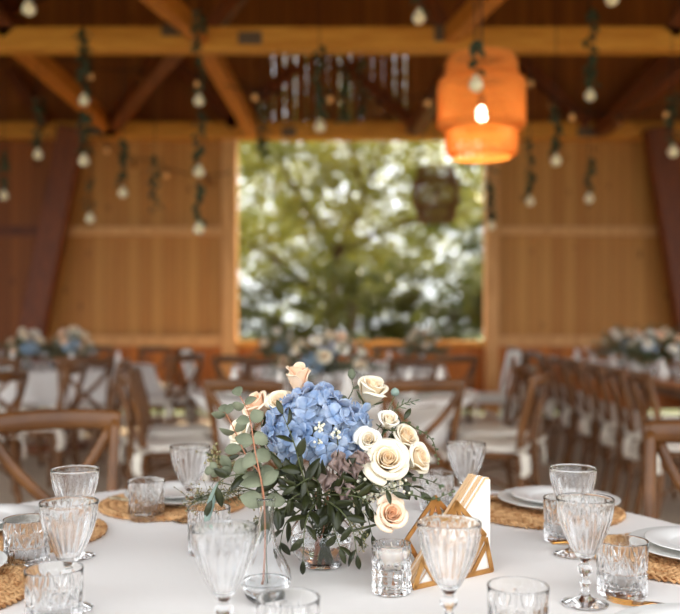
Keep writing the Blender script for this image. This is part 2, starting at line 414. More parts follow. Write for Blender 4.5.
for Y in (.7, 3.7, 5.5):
    m = MB(); m.box((XL+.05, Y, 1.87), (.2, .2, 3.74)); trim(m, DARKW)

# ---------------------------------------------------------------- trees outside
def tree(name, base, h, trunk_r, crown, nclump, nleaf, lm, label, seed, branches, ls=(.05,.095), crad=.75):
    rnd = random.Random(seed); base = Vector(base)
    root = empty(name, base, 0, label, 'tree', 'trees outside the opening')
    tb = MB()
    ends = []
    for br in branches:
        pts = [Vector(p) for p in br]
        q = []
        for i in range(len(pts)-1):
            for k in range(5): q.append(pts[i].lerp(pts[i+1], k/5)+Vector((rnd.uniform(-.05,.05), rnd.uniform(-.05,.05), 0))*(1 if i+k else 0))
        q.append(pts[-1]); L = len(q)
        tb.tube(q, [trunk_r*(1-.8*i/L)*(1 if br is branches[0] else .55) for i in range(L)], 8)
    tb.build('trunk', BARK, root)
    f = MB(); vs_ = []; fs = []
    c0, cr = Vector(crown[0]), Vector(crown[1])
    clumps = []
    for i in range(nclump):
        while True:
            d = Vector((rnd.uniform(-1,1), rnd.uniform(-1,1), rnd.uniform(-1,1)))
            if d.length < 1: break
        clumps.append((c0+Vector((d.x*cr.x, d.y*cr.y, d.z*cr.z)), rnd.uniform(.5, 1.0)*crad))
    for i in range(nleaf):
        c, r = clumps[i % nclump]
        d = Vector((rnd.gauss(0,1), rnd.gauss(0,1), rnd.gauss(0,1))).normalized()*r*(rnd.random()**.5)
        d.z *= .6
        p = c+d; L = rnd.uniform(*ls); ax = Vector((rnd.gauss(0,1), rnd.gauss(0,1), rnd.gauss(0,.6)-.3)).normalized()
        sd_ = ax.orthogonal().normalized(); sd_.rotate(Matrix.Rotation(rnd.uniform(0, 2*PI), 3, ax))
        nn = ax.cross(sd_)*L*.12
        k = len(vs_)
        vs_ += [p, p+ax*L*.5+sd_*L*.3+nn, p+ax*L, p+ax*L*.5-sd_*L*.3+nn]
        fs += [(k, k+1, k+2), (k, k+2, k+3)]
    f.add(vs_, fs); o = f.build('foliage', lm, root, smooth=False)
    return root
TR1 = [[(0,0,0),(-.3,0,1.6),(-.15,.1,2.6),(.35,0,3.6),(.9,.1,5.2)], [(-.15,.1,2.6),(-.9,.2,3.6),(-1.5,.1,4.8)], [(.35,0,3.6),(.1,-.2,4.6),(-.3,0,5.6)], [(-.3,0,1.6),(-1.4,-.2,2.5),(-2.2,0,2.9)], [(-.15,.1,2.6),(1.0,0,3.1),(2.3,-.3,3.3)]]
tree('broadleaf_tree', (.1, 17.0, -.1), 6, .13, ((-.1, .2, 4.1), (2.9, 1.0, 2.4)), 560, 14500, TLEAF,
     'sunlit yellow-green broadleaf tree with a forked trunk in the middle of the opening', 3, TR1, (.08,.15), .42)
tree('broadleaf_tree', (-3.4, 21.0, -.1), 6, .14, ((.2, 0, 4.0), (2.1, 1.2, 3.0)), 120, 9500, TLEAF,
     'pale green tree at the left of the opening behind the forked tree', 5,
     [[(0,0,0),(.2,0,2.0),(.1,0,3.6),(.5,0,5.2)], [(.2,0,2.0),(1.1,0,3.4),(1.6,0,4.6)]], (.09,.16), .6)
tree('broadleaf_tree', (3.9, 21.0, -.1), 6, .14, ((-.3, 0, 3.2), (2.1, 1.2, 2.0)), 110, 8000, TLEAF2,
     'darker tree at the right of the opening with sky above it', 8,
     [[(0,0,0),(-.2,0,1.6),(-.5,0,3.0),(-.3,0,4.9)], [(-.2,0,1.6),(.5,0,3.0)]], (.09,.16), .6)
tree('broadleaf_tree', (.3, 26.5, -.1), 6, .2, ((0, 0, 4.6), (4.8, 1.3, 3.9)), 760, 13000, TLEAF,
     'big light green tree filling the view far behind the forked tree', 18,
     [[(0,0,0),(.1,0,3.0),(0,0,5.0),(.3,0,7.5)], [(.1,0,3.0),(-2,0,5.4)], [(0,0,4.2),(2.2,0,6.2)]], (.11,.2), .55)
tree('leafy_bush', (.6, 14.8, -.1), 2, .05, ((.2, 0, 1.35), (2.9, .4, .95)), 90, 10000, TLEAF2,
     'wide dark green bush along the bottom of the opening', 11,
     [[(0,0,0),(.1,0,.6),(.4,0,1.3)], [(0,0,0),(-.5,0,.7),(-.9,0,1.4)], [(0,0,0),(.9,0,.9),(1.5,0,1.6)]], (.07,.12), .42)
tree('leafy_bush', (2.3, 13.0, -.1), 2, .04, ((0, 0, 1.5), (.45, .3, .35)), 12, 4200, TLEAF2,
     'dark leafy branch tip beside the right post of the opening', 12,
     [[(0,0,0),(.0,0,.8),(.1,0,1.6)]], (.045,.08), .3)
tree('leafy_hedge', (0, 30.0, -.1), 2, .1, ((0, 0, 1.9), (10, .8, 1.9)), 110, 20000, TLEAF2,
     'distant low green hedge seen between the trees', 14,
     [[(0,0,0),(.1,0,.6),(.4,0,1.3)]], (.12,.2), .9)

# ---------------------------------------------------------------- chairs
def qbez(a, b, c, n):
    a, b, c = Vector(a), Vector(b), Vector(c)
    return [(1-t)**2*a+2*t*(1-t)*b+t*t*c for t in [i/(n-1) for i in range(n)]]
def bez3(a, b, c, d, n):
    a, b, c, d = map(Vector, (a, b, c, d))
    return [(1-t)**3*a+3*t*(1-t)**2*b+3*t*t*(1-t)*c+t**3*d for t in [i/(n-1) for i in range(n)]]
WCH = noisy('white_painted_wood', srgb(226,224,216), srgb(238,236,230), 6, .45)
def make_chair(name, wood, cushion=True):
    r = empty(name)
    # rear legs sweep up into the back posts
    for s in (-1, 1):
        m = MB(); pts = bez3((s*.195,-.26,0), (s*.178,-.19,.3), (s*.168,-.18,.5), (s*.182,-.225,.68), 9)+bez3((s*.182,-.225,.68), (s*.188,-.245,.75), (s*.194,-.262,.81), (s*.198,-.272,.858), 6)[1:]
        m.tube(pts, [.014]+[.017]*12+[.016], 8, flat=(1,1.15)); m.build('leg', wood, r)
        m = MB(); m.tube(bez3((s*.205,.215,0), (s*.198,.205,.15), (s*.19,.195,.3), (s*.185,.19,.445), 7), [.013,.015,.017,.019,.02,.02,.02], 8); m.build('leg', wood, r)
    m = MB()
    pts = bez3((-.215,-.262,.855), (-.09,-.315,.868), (.09,-.315,.868), (.215,-.262,.855), 15)
    m.tube(pts, [.010]+[.0115]*13+[.010], 10, flat=(.95, 2.9), up=(0,-.12,1)); m.build('top_rail', wood, r)
    for s in (-1, 1):
        m = MB(); pts = bez3((s*.135,-.20,.455), (s*.06,-.215+s*.008,.58), (-s*.11,-.25+s*.008,.66), (-s*.185,-.278+s*.004,.845), 14)
        m.tube(pts, .0095, 8, flat=(1.9,.8), up=(0,-1,.15)); m.build('cross_brace', wood, r)
    # seat: rounded trapezoid
    def seat_outline(k, n, sc=1, off=0):
        a = 2*PI*k/n; c, s_ = math.cos(a), math.sin(a); e = .38
        x = abs(c)**e*(1 if c > 0 else -1); y = abs(s_)**e*(1 if s_ > 0 else -1)
        return x*(.205+.015*y)*sc, y*.205*sc
    m = MB(); n = 36; v = []; fs = []
    prof = [(.93,.438),(1.0,.443),(1.02,.452),(1.0,.463),(.93,.468),(.5,.464)]
    for (sc, z) in prof:
        for k in range(n):
            x, y = seat_outline(k, n, sc); v.append((x, y, z))
    for i in range(len(prof)-1):
        for k in range(n): fs.append((i*n+k, i*n+(k+1) % n, (i+1)*n+(k+1) % n, (i+1)*n+k))
    fs.append(tuple(range(n-1,-1,-1))); fs.append(tuple((len(prof)-1)*n+k for k in range(n)))
    m.add(v, fs); m.build('seat', wood, r)
    # curved bentwood stretchers
    m = MB()
    m.tube(bez3((-.195,.205,.2), (-.10,.20,.38), (.10,.20,.38), (.195,.205,.2), 10), .008, 6)
    m.tube(bez3((-.192,-.225,.2), (-.10,-.21,.38), (.10,-.21,.38), (.192,-.225,.2), 10), .008, 6)
    for s in (-1, 1): m.tube(bez3((s*.197,.205,.2), (s*.19,.1,.38), (s*.19,-.1,.38), (s*.19,-.225,.2), 10), .008, 6)
    m.build('stretcher', wood, r)
    if cushion:
        m = MB(); v = []; fs = []; prof = [(.9,.470),(.99,.476),(1.01,.488),(.98,.502),(.88,.510),(.5,.513)]
        for (sc, z) in prof:
            for k in range(n):
                x, y = seat_outline(k, n, sc*.97); v.append((x, y+.006, z+.004*math.sin(k*.9)*(1 if z > .5 else 0)))
        for i in range(len(prof)-1):
            for k in range(n): fs.append((i*n+k, i*n+(k+1) % n, (i+1)*n+(k+1) % n, (i+1)*n+k))
        fs.append(tuple(range(n-1,-1,-1))); fs.append(tuple((len(prof)-1)*n+k for k in range(n)))
        m.add(v, fs); cu = m.build('seat_cushion', CUSH, r)
        for s in (-1, 1):
            m = MB()
            m.tube([(s*.16,-.19,.49),(s*.19,-.215,.5),(s*.21,-.205,.48),(s*.19,-.17,.485)], .009, 6, flat=(1.6,.7))
            m.tube([(s*.2,-.215,.49),(s*.235,-.235,.46),(s*.23,-.24,.41),(s*.24,-.235,.36)], [.006,.014,.012,.016], 6, flat=(1.4,.4))
            m.tube([(s*.2,-.215,.49),(s*.205,-.25,.47),(s*.2,-.26,.42),(s*.21,-.255,.37)], [.006,.013,.011,.015], 6, flat=(1.4,.4))
            m.tube([(s*.2,-.215,.495),(s*.23,-.25,.52),(s*.25,-.24,.49),(s*.205,-.215,.49)], [.006,.012,.012,.006], 6, flat=(1.4,.5))
            m.build('ribbon_bow', RIBB, cu)
    return r
chair0 = make_chair('cross_back_chair', CHAIRW)
chairw = make_chair('painted_chair', WCH)
def face(x, y, tx, ty):  # chair front is +Y
    return math.atan2(ty-y, tx-x)-PI/2
C1 = (-.09, 1.54); C2 = (-.04, 5.48); C3 = (.12, 8.5); C4 = (-2.62, 8.3)
CH = []
def chair(x, y, rz, label, group=None, proto=None):
    CH.append((x, y))
    return place(proto or chair0, (x, y, 0), rz, label, 'chair', group)
G1 = 'cross-back chairs at the near round table'
# back frame sits .27 behind seat centre
chair(-.80, 2.58, face(-.80, 2.58, -.20, 1.2), 'brown cross-back chair with wide top rail beside the near table, behind the left wine glasses', G1)
chair(.86, 2.27, face(.86, 2.27, -.09, 1.25), 'dark brown cross-back chair cut by the photo edge, behind the near plates at right', G1)
G2 = 'cross-back chairs at the middle round table'
chair(-.38, 4.62, face(-.38,4.62,-.1,5.4)-.0, 'brown chair in front of the middle table, its top rail just above the eucalyptus', G2)
chair(.34, 4.62, face(.34,4.62,.15,5.4), 'brown chair in front of the middle table, its back behind the cream roses', G2)
chair(.84, 5.00, face(.84,5.00,-.04,5.4), 'brown chair right of the middle table, sideways, nearer of two', G2)
chair(.90, 5.62, face(.90,5.62,-.04,5.5), 'brown chair right of the middle table, just behind the sideways one', G2)
chair(-.93, 5.02, face(-.93,5.02,-.04,5.4), 'brown chair left of the middle table with an ivory ribbon hanging down', G2)
chair(-1.0, 5.62, face(-1.0,5.62,-.04,5.75), 'brown chair left of the middle table, behind the ribboned one', G2)
chair(-.45, 6.5, face(-.45,6.5,-.04,5.4), 'brown chair on the far side of the middle table, left of its flowers', G2)
chair(.45, 6.5, face(.45,6.5,-.04,5.4), 'brown chair on the far side of the middle table, right of its flowers', G2)
G3 = 'chairs at the table below the opening'
chair(.82, 7.55, face(.82,7.55,.3,8.5), 'brown chair in front of the farthest middle table, on its right half', G3)
chair(-.72, 7.55, face(-.72,7.55,.0,8.5), 'brown chair in front of the farthest middle table, on its left half', G3)
chair(1.32, 8.2, face(1.32,8.2,.12,8.5)+.3, 'white painted chair right of the farthest middle table', G3, chairw)
chair(-1.18, 8.5, face(-1.18,8.5,.12,8.5), 'white painted chair left of the farthest middle table', G3, chairw)
chair(.5, 9.75, face(.5,9.75,.12,8.5), 'brown chair on the far side of the farthest middle table under the opening, right one', G3)
chair(-.3, 9.75, face(-.3,9.75,.12,8.5), 'brown chair on the far side of the farthest middle table under the opening, left one', G3)
G4 = 'chairs at the left round table'
nm = ['nearest the photo edge', 'second from the photo edge', 'third from the photo edge', 'fourth, nearest the aisle']
for i, (x, y) in enumerate(((-2.62,7.05), (-2.05,7.1), (-1.52,7.72), (-3.15,7.2))):
    chair(x, y, face(x,y,*C4), ['brown chair in front of the left flower table, in the middle of the front', 'brown chair in front of the left flower table, right of the middle one', 'brown chair at the right front of the left flower table, nearest the aisle', 'brown chair in front of the left flower table, left of the middle one'][i], G4)
for i, (x, y) in enumerate(((-1.78,8.9), (-2.1,9.45), (-2.68,9.62), (-3.2,9.5))):
    chair(x, y, face(x,y,*C4), ['brown chair at the right side of the left flower table', 'brown chair at the right rear of the left flower table', 'brown chair behind the left flower table, right of its flowers', 'brown chair behind the left flower table, left of its flowers'][i], G4)
for i, (x, y, tx, ty) in enumerate(((-2.0,5.9,-2.9,5.8), (-2.15,5.15,-2.9,5.6), (-1.85,6.55,-3.0,6.4))):
    chair(x, y, face(x, y, x-1, y+[0,.2,-.1][i]), ['brown chair turned sideways, middle of three along the left aisle', 'brown chair turned sideways, nearest of three along the left aisle', 'brown chair turned sideways, farthest of three along the left aisle'][i], 'chairs along the left aisle')
G5 = 'chairs lined up along the right long table'
ordn = ['nearest', 'second', 'third', 'fourth', 'fifth', 'sixth', 'seventh', 'eighth', 'ninth', 'tenth']
for i in range(9):
    chair(1.95+.018*i+random.uniform(-.02,.02), 5.0+.56*i, -PI/2+random.uniform(-.12,.12), 'brown cross-back chair on the aisle side of the right long table, %s from the camera' % ordn[i], G5)
for i in range(7):
    chair(3.82+random.uniform(-.02,.02), 5.6+.62*i, PI/2+random.uniform(-.1,.1), 'brown cross-back chair on the wall side of the right long table, %s from the camera' % ordn[i], G5)

# ---------------------------------------------------------------- tables and cloths
def round_table(C, r, lab):
    t = empty('round_table', (C[0], C[1], 0), 0, lab, 'table', 'round tables under white cloths')
    m = MB(); m.lathe([(.001,.715),(r-.012,.715),(r-.004,.72),(r-.004,.742),(r-.012,.745),(.001,.745)], 64); m.build('table_top', CHAIRW, t)
    m = MB(); m.lathe([(.30,0),(.30,.02),(.06,.05),(.05,.1),(.05,.68),(.15,.715)], 24, cap0=True, cap1=True); m.build('pedestal', DARKW, t)
    return t
def cloth(C, r, drop, lab, seed, amp=.05):
    rnd = random.Random(seed); ph = [rnd.uniform(0, 6.28) for _ in range(6)]
    m = MB(); n = 220
    prof = [(.0005,TZ), (.2,TZ), (.4,TZ), (.6,TZ), (r-.06,TZ), (r-.01,TZ-.0002), (r,TZ-.002), (r+.006,TZ-.008)]
    K = 16
    for i in range(1, K+1): prof.append((r+.006+.09*(i/K), TZ-.008-(drop)*i/K))
    near = []
    for x, y in CH:
        D = math.hypot(x-C[0], y-C[1])
        if D < r+.38: near.append((math.atan2(y-C[1], x-C[0]), D-.275))
    def mod(a, i, rr, z):
        if i < 7:
            w = .0012*noise.noise(Vector((rr*math.cos(a)*4, rr*math.sin(a)*4, seed))) if i < 5 else 0
            return rr, z
        k = max(0, (i-6)/(K+1))
        f = (math.sin(a*13+ph[0]+1.1*math.sin(a*3+ph[1]))*.6+math.sin(a*8+ph[2]+.8*math.sin(2*a+ph[3]))*.5+.25*math.sin(a*29+ph[4]))
        rr = rr+f*amp*k**.9
        for (ac, lim) in near:
            da = abs((a-ac+PI) % (2*PI)-PI)
            if da < .62:
                w = 1 if da < .36 else .5+.5*math.cos((da-.36)/.26*PI)
                t = min(1, max(0, (TZ-.008-z)/.17)); t = t*t*(3-2*t)
                e = lim+.012*f
                if e/max(.3, math.cos(min(da, .36))) < rr: rr = rr+(e-rr)*w*t
        return rr, z
    m.lathe(prof, n, (C[0], C[1], 0), mod)
    o = m.build('tablecloth', CLOTH); tag(o, lab, 'tablecloth', 'white round tablecloths'); return o
round_table(C1, .87, 'near round table under the white cloth, carrying the blue hydrangea bouquet')
cloth(C1, .88, .5, 'white tablecloth on the near round table under the glasses and bouquet', 1)
round_table(C2, .85, 'middle round table under its white floor-length cloth')
cloth(C2, .86, .70, 'white tablecloth hanging in folds to the floor on the middle table', 2, .06)
round_table(C3, .85, 'farthest round table of the middle row, below the opening')
cloth(C3, .86, .5, 'white tablecloth on the farthest middle table below the opening', 3)
round_table(C4, .88, 'round table at the left carrying cream and blue flowers')
cloth(C4, .89, .28, 'white tablecloth on the left table under cream and blue flowers', 4)
# long timber table at the right
t = empty('long_table', (2.75, 7.2, 0), 0, 'long brown wooden banquet table at the right with flowers on it', 'table')
m = MB(); m.box((0,0,.73), (.95, 4.6, .04)); m.build('table_top', noisy('oiled_oak', srgb(178,112,62), srgb(208,146,92), 3, .3, (8,1,8)), t, smooth=False, bevel=.005)
for x in (-.4, .4):
    for y in (-2.1, 0, 2.1):
        m = MB(); m.box((x, y, .355), (.07,.07,.71)); m.build('leg', CHAIRW, t, smooth=False, bevel=.004)
m = MB(); m.box((0,0,.67), (.8,4.2,.07)); m.build('apron', CHAIRW, t, smooth=False)
RUN = CLOTH
m = MB()
m.grid(lambda u, v: Vector((2.75+(u-.5)*.42+.012*math.sin(v*20), 4.95+v*4.5, .7525+.0015*math.sin(v*30+u*3))), 6, 60)
o = m.build('table_runner', RUN, solid=.002); tag(o, 'white runner along the middle of the right long table', 'table runner')

# ---------------------------------------------------------------- glassware
def goblet_mb(H=.16, R=.043, n=96, ribs=20):
    """ribbed bowl, knopped stem, round foot; outer wall then inner wall"""
    zc = .068    # bowl bottom height
    outer = [(.0005,.0),(.030,.0),(.0345,.0012),(.035,.0028),(.030,.0045),(.018,.0075),(.0095,.012),(.0065,.018),(.0055,.024),(.0058,.029),(.0085,.032),(.0085,.034),(.006,.037),(.0055,.041),(.0062,.045),(.0105,.050),(.0118,.054),(.0105,.058),(.006,.0615),(.0075,.0655)]
    bowl = []
    B = 20
    for i in range(B+1):
        t = i/B
        bowl.append((.0095+(R-.0095)*(1-(1-t)**1.8)**.95, zc+(H-zc)*t))
    inner = [(max(.0005, r-.0014), z) for r, z in bowl[::-1]]
    inner = [(r, z) for r, z in inner if z > zc+.006]+[(.004, zc+.0055), (.0005, zc+.005)]
    prof = outer+bowl+[(R-.0002,H+.0006),(R-.0007,H+.0010),(R-.0012,H+.0006)]+inner
    ob, oe = len(outer), len(outer)+len(bowl)
    def mod(a, i, r, z):
        if ob <= i < oe:
            t = (i-ob)/B
            w = min(1, max(0, (1-t)*4.0-.15))*min(1, t*4+.3)
            sw = a*ribs + 0
            return r*(1 - .045*w*(abs(math.sin(sw/2)))**1.5*1.2 + .018*w), z
        if i < 6:
            return r*(1+.012*math.cos(a*10)*(1 if i in (2,3,4) else 0)), z
        if ob-6 <= i < ob: return r*(1+.05*math.cos(a*6)), z
        return r, z
    m = MB(); m.lathe(prof, n, mod=mod); return m
def tumbler_mb(H=.085, R=.040, n=224):
    """straight tumbler with cut eight-ray stars between vertical cuts"""
    prof = [(.0005,0),(R*.85,0),(R*.93,.001),(R*.955,.004)]
    A = 60; z0, z1 = .005, .070
    for i in range(A+1): prof.append((R*.96+R*.02*(i/A), z0+(z1-z0)*i/A))
    pe = len(prof)
    prof += [(R*.985,.0715),(R*.99,.078),(R,.0835),(R-.0001,.0844),(R-.0006,H),(R-.0012,H),(R-.0017,.0844),(R-.0018,.0835),(R-.0036,.069),(R-.0048,.03),(R-.009,.014),(R*.5,.011),(.0005,.0105)]
    C = 7
    def mod(a, i, r, z):
        if 4 <= i < pe:
            u = (a/(2*PI)*C) % 1.0-.5                # -.5...5 around one cell
            hgt = (z-(z0+z1)/2)/(z1-z0)*2            # -1..1
            x = u*2; y = hgt*1.0
            dep = 0
            # star: 4 lines through the centre
            for ang in (0, 45, 90, 135):
                c, s = math.cos(math.radians(ang)), math.sin(math.radians(ang))
                d = abs(-s*x+c*y); along = abs(c*x+s*y)
                wdt = .15*(1-min(1, along/1.2)) + .03
                if d < wdt: dep = max(dep, (1-d/wdt)*.9)
            e = min(abs(abs(x)-1), 1)
            if e < .12: dep = max(dep, (1-e/.12)*.8)
            # small diamonds in corners
            q = abs(abs(x)-.62)+abs(abs(y)-.72)
            if q < .2: dep = max(dep, (1-q/.2)*.7)
            fade = min(1, (1-abs(hgt))*8)
            return r-.0028*dep*fade, z
        return r, z
    m = MB(); m.lathe(prof, n, mod=mod); return m
gob = goblet_mb().build('wine_goblet', GLASS)
tum = tumbler_mb().build('crystal_tumbler', GLASS)
def TP(px, Y): return ((px-340)/F*Y, Y, TZ+.0004)
GG = 'ribbed wine goblets on the near table'
for px, Y, lab in (
    (75, 1.63, 'ribbed clear wine goblet at the far left, behind the other left goblet'),
    (69, 1.335, 'ribbed clear wine goblet in front at the left, between two cut tumblers'),
    (190, 1.925, 'ribbed clear wine goblet in front of the plates left of the bouquet'),
    (224, 1.17, 'large blurred wine goblet in front of the small carafe'),
    (449, 1.20, 'large wine goblet in front of the golden napkin holder'),
    (466, 1.97, 'small wine goblet behind the napkins, right of the bouquet'),
    (573, 1.645, 'wine goblet behind another goblet at the right, in front of the stacked plates'),
    (585, 1.36, 'wine goblet with its whole stem showing, left of the right cut tumbler')):
    place(gob, TP(px, Y), random.uniform(0, 6), lab, 'wine glass', GG)
GT = 'cut crystal tumblers on the near table'
for px, Y, lab in (
    (622, 1.41, 'cut crystal tumbler with star pattern behind the golden fork at the right'),
    (27, 1.565, 'cut crystal tumbler at the left edge on the woven mat'),
    (54, 1.25, 'cut crystal tumbler at the bottom left, in front of the goblet'),
    (146.5, 1.94, 'cut crystal tumbler left of the plates behind, beside the far woven mat'),
    (518, 1.17, 'cut tumbler cropped by the bottom edge, right of the front goblet'),
    (564, 1.75, 'cut crystal tumbler in front of the stacked plates at the right'),
    (209, 1.66, 'cut crystal tumbler under the hanging willow leaf, left of the carafe'),
    (437, 2.03, 'cut crystal tumbler behind the bouquet and beside the far goblet'),
    (288, 1.12, 'faint tumbler at the bottom edge in front of the carafe')):
    place(tum, TP(px, Y), random.uniform(0, 6), lab, 'tumbler', GT)

# ---------------------------------------------------------------- place settings
def mat_mb(R=.165):
    m = MB(); rad = .022; k = 0
    m.lathe([(.0005,.004),(.02,.004),(.02,.009),(.0005,.011)], 16)
    while rad < R-.004:
        n = max(16, int(rad*2*PI/.0046)); waves = max(4, round(rad*2*PI/.034))
        for s in range(3):
            pts = []
            for i in range(n):
                a = 2*PI*i/n; th = waves*a/1.0+s*2*PI/3
                rr = rad+.0072*math.sin(th); z = .0064+.0038*math.sin(2*th)
                pts.append((rr*math.cos(a), rr*math.sin(a), z))
            m.tube(pts, .0036, 6, closed=True, flat=(1.3,.7))
        rad += .0172; k += 1
    return m
mat0 = mat_mb().build('woven_placemat', HYAC)
chg0 = MB(); chg0.lathe([(.0005,.006),(.070,.006),(.073,.0),(.078,.0),(.082,.006),(.115,.010),(.1345,.0165),(.135,.018),(.1335,.0185),(.112,.0135),(.082,.0095),(.0005,.009)], 72)
chg0 = chg0.build('charger_plate', CHARG)
plt0 = MB(); plt0.lathe([(.0005,.004),(.055,.004),(.057,.0),(.061,.0),(.064,.005),(.088,.0105),(.1045,.0135),(.105,.015),(.1035,.0155),(.088,.013),(.070,.0115),(.064,.0085),(.058,.0068),(.0005,.0066)], 72)
plt0 = plt0.build('dinner_plate', PORC)
def place_setting(x, y, where, plates=True, off=(0,0), small=True):
    place(mat0, (x, y, TZ+.0004), random.uniform(0,6), 'round braided water-hyacinth placemat '+where, 'placemat', 'braided placemats')
    if plates:
        X, Y = x+off[0], y+off[1]
        place(chg0, (X, Y, TZ+.0128), 0, 'wide pale grey charger plate '+where, 'plate', 'pale charger plates')
        if small: place(plt0, (X, Y, TZ+.0128+.0096), 0, 'smaller white dinner plate stacked '+where, 'plate', 'white dinner plates')
place_setting(-.385, 2.08, 'at the back, left of the bouquet', off=(.02, .02))
place_setting(-.638, 1.79, 'at the left edge behind the front goblet', off=(-.09,.03))
place_setting(-.65, 1.41, 'in the bottom left corner', off=(-.035, .055))
place_setting(.457, 2.0, 'at the back right, behind the goblets', off=(.035,.03))
place_setting(.625, 1.61, 'at the right edge behind the cut tumbler', off=(.03,.0))
place_setting(.475, 1.135, 'in the bottom right corner in front of the fork')

def fork(loc, rz, lab):
    t = empty('fork', loc, rz, lab, 'fork', 'golden cutlery')
    m = MB()
    m.tube([(0,-.10,.003),(0,-.06,.0045),(0,.0,.0045),(0,.03,.008),(0,.05,.008),(0,.062,.0055)], [.0042,.0034,.0022,.0022,.003,.006], 8, flat=(1.5,.55), up=(0,0,1))
    m.tube([(0,.058,.0062),(0,.068,.0045),(0,.078,.0042)], [.004,.0095,.0100], 8, flat=(1.25,.16), up=(0,0,1))
    m.build('handle', GOLD, t)
    for k in range(4):
        m = MB(); x = (k-1.5)*.0072
        m.tube([(x,.074,.0042),(x,.09,.0042),(x,.105,.006),(x*.95,.116,.009)], [.0015,.0013,.0012,.0007], 6, flat=(1,.8), up=(0,0,1)); m.build('tine', GOLD, t)
    return t
def knife(loc, rz, lab):
    t = empty('table_knife', loc, rz, lab, 'knife', 'golden cutlery')
    m = MB(); m.tube([(0,-.11,.004),(0,-.06,.0045),(0,-.0,.004)], [.0045,.0042,.003], 8, flat=(1.4,.7), up=(0,0,1)); m.build('handle', GOLD, t)
    m = MB(); m.tube([(0,-.005,.004),(0,.02,.004),(.002,.07,.004),(-.001,.11,.004)], [.004,.0085,.0085,.001], 8, flat=(1,.12), up=(0,0,1)); m.build('blade', GOLD, t)
    return t
# golden fork lying before the right tumbler
a = P(616,0,1.345); b = P(700,0,1.315)
fork((.512, 1.322, TZ+.001), 1.21, 'golden fork with its tines beside the foot of the right cut tumbler')
knife((.36, 2.075, TZ+.0125), -1.05, 'golden knife lying on the back right placemat beside the plates')
fork((.335, 2.10, TZ+.0125), -1.15, 'golden fork lying on the back right placemat beyond the knife')
knife((.50, 1.70, TZ+.0125), -1.3, 'golden knife behind the right cut tumbler, against the plates')
STICK = mat('pale_gold_metal', srgb(232,214,176), .3, .7)
for k, (dx, lab) in enumerate(((0, 'pale golden cutlery handle on the far left placemat, nearer one'), (.012, 'pale golden cutlery handle on the far left placemat, farther one'))):
    m = MB(); m.tube([(0,-.09,.0035),(0,-.03,.003),(0,.04,.0035)], [.0036,.003,.002], 8, flat=(1.3,.8), up=(0,0,1))
    m.tube([(0,.04,.0035),(0,.06,.0045),(0,.08,.004)], [.002,.011,.004], 8, flat=(1,.25), up=(0,0,1))
    o = m.build('table_spoon', STICK); o.location = (-.475+dx*.5, 2.055+dx, TZ+.0125); o.rotation_euler = (0,0,.95+k*.12); tag(o, lab, 'cutlery', 'golden cutlery')

# ---------------------------------------------------------------- candle glass
cx_, cy_ = TP(391.5, 1.42)[:2]
def candle_glass():
    R, H = .0335, .078; prof = [(.0005,0),(R*.8,0),(R*.92,.002)]
    A = 40
    for i in range(A+1): prof.append((R*.95, .003+(H-.005)*i/A))
    k = len(prof); prof += [(R*.93,H-.0005),(R*.88,H),(R*.83,H-.002),(R*.80,H-.012),(R*.76,.042),(R*.5,.038),(.0005,.037)]
    def mod(a, i, r, z):
        if 3 <= i < k:
            u = a/(2*PI)*12; v = (z-.003)/(.0182)
            d = max(0, 1-abs((u % 1)-.5)*1.6-abs((v % 1)-.5)*1.2)
            return r*(.90+.13*d), z
        return r, z
    m = MB(); m.lathe(prof, 112, (0,0,0), mod); return m
o = candle_glass().build('candle_holder', GLASS); o.location = (cx_, cy_, TZ+.0004)
tag(o, 'diamond-faceted clear glass candle holder in front of the low peach rose', 'candle holder')
t = empty('candle', (cx_, cy_, TZ+.0388), 0, 'small white candle inside the faceted glass holder', 'candle')
m = MB(); m.lathe([(.0005,.0),(.018,.0),(.0215,.004),(.0245,.026),(.0235,.0285),(.012,.0275),(.0005,.027)], 40); wx = m.build('wax', WAX, t)
m = MB(); m.tube([(0,0,.026),(.0005,0,.034),(-.0005,0,.041)], .0011, 6); m.build('wick', mat('pale_wick', srgb(200,190,176), .8), wx)

# ---------------------------------------------------------------- napkin holder
A0 = Vector((.116, 1.43, TZ)); B0 = Vector((.262, 1.535, TZ))
dirx = (B0-A0).normalized(); nrm = Vector((-dirx.y, dirx.x, 0)); LEN = (B0-A0).length
ang = math.atan2(dirx.y, dirx.x)
t = empty('napkin_holder', A0+Vector((0,0,.0006)), ang, 'golden geometric sheet-metal napkin holder full of paper napkins', 'napkin holder')
def strips(y, segs, w, zoff=0):
    m = MB()
    for (a, b) in segs:
        a = Vector((a[0], y, a[1])); b = Vector((b[0], y, b[1])); d = (b-a).normalized()
        m.beam(a-d*w*.3, b+d*w*.3, .0022, w, up=Vector((d.z, 0, -d.x)))
    return m
L = LEN
apx = (.52*L, .128)
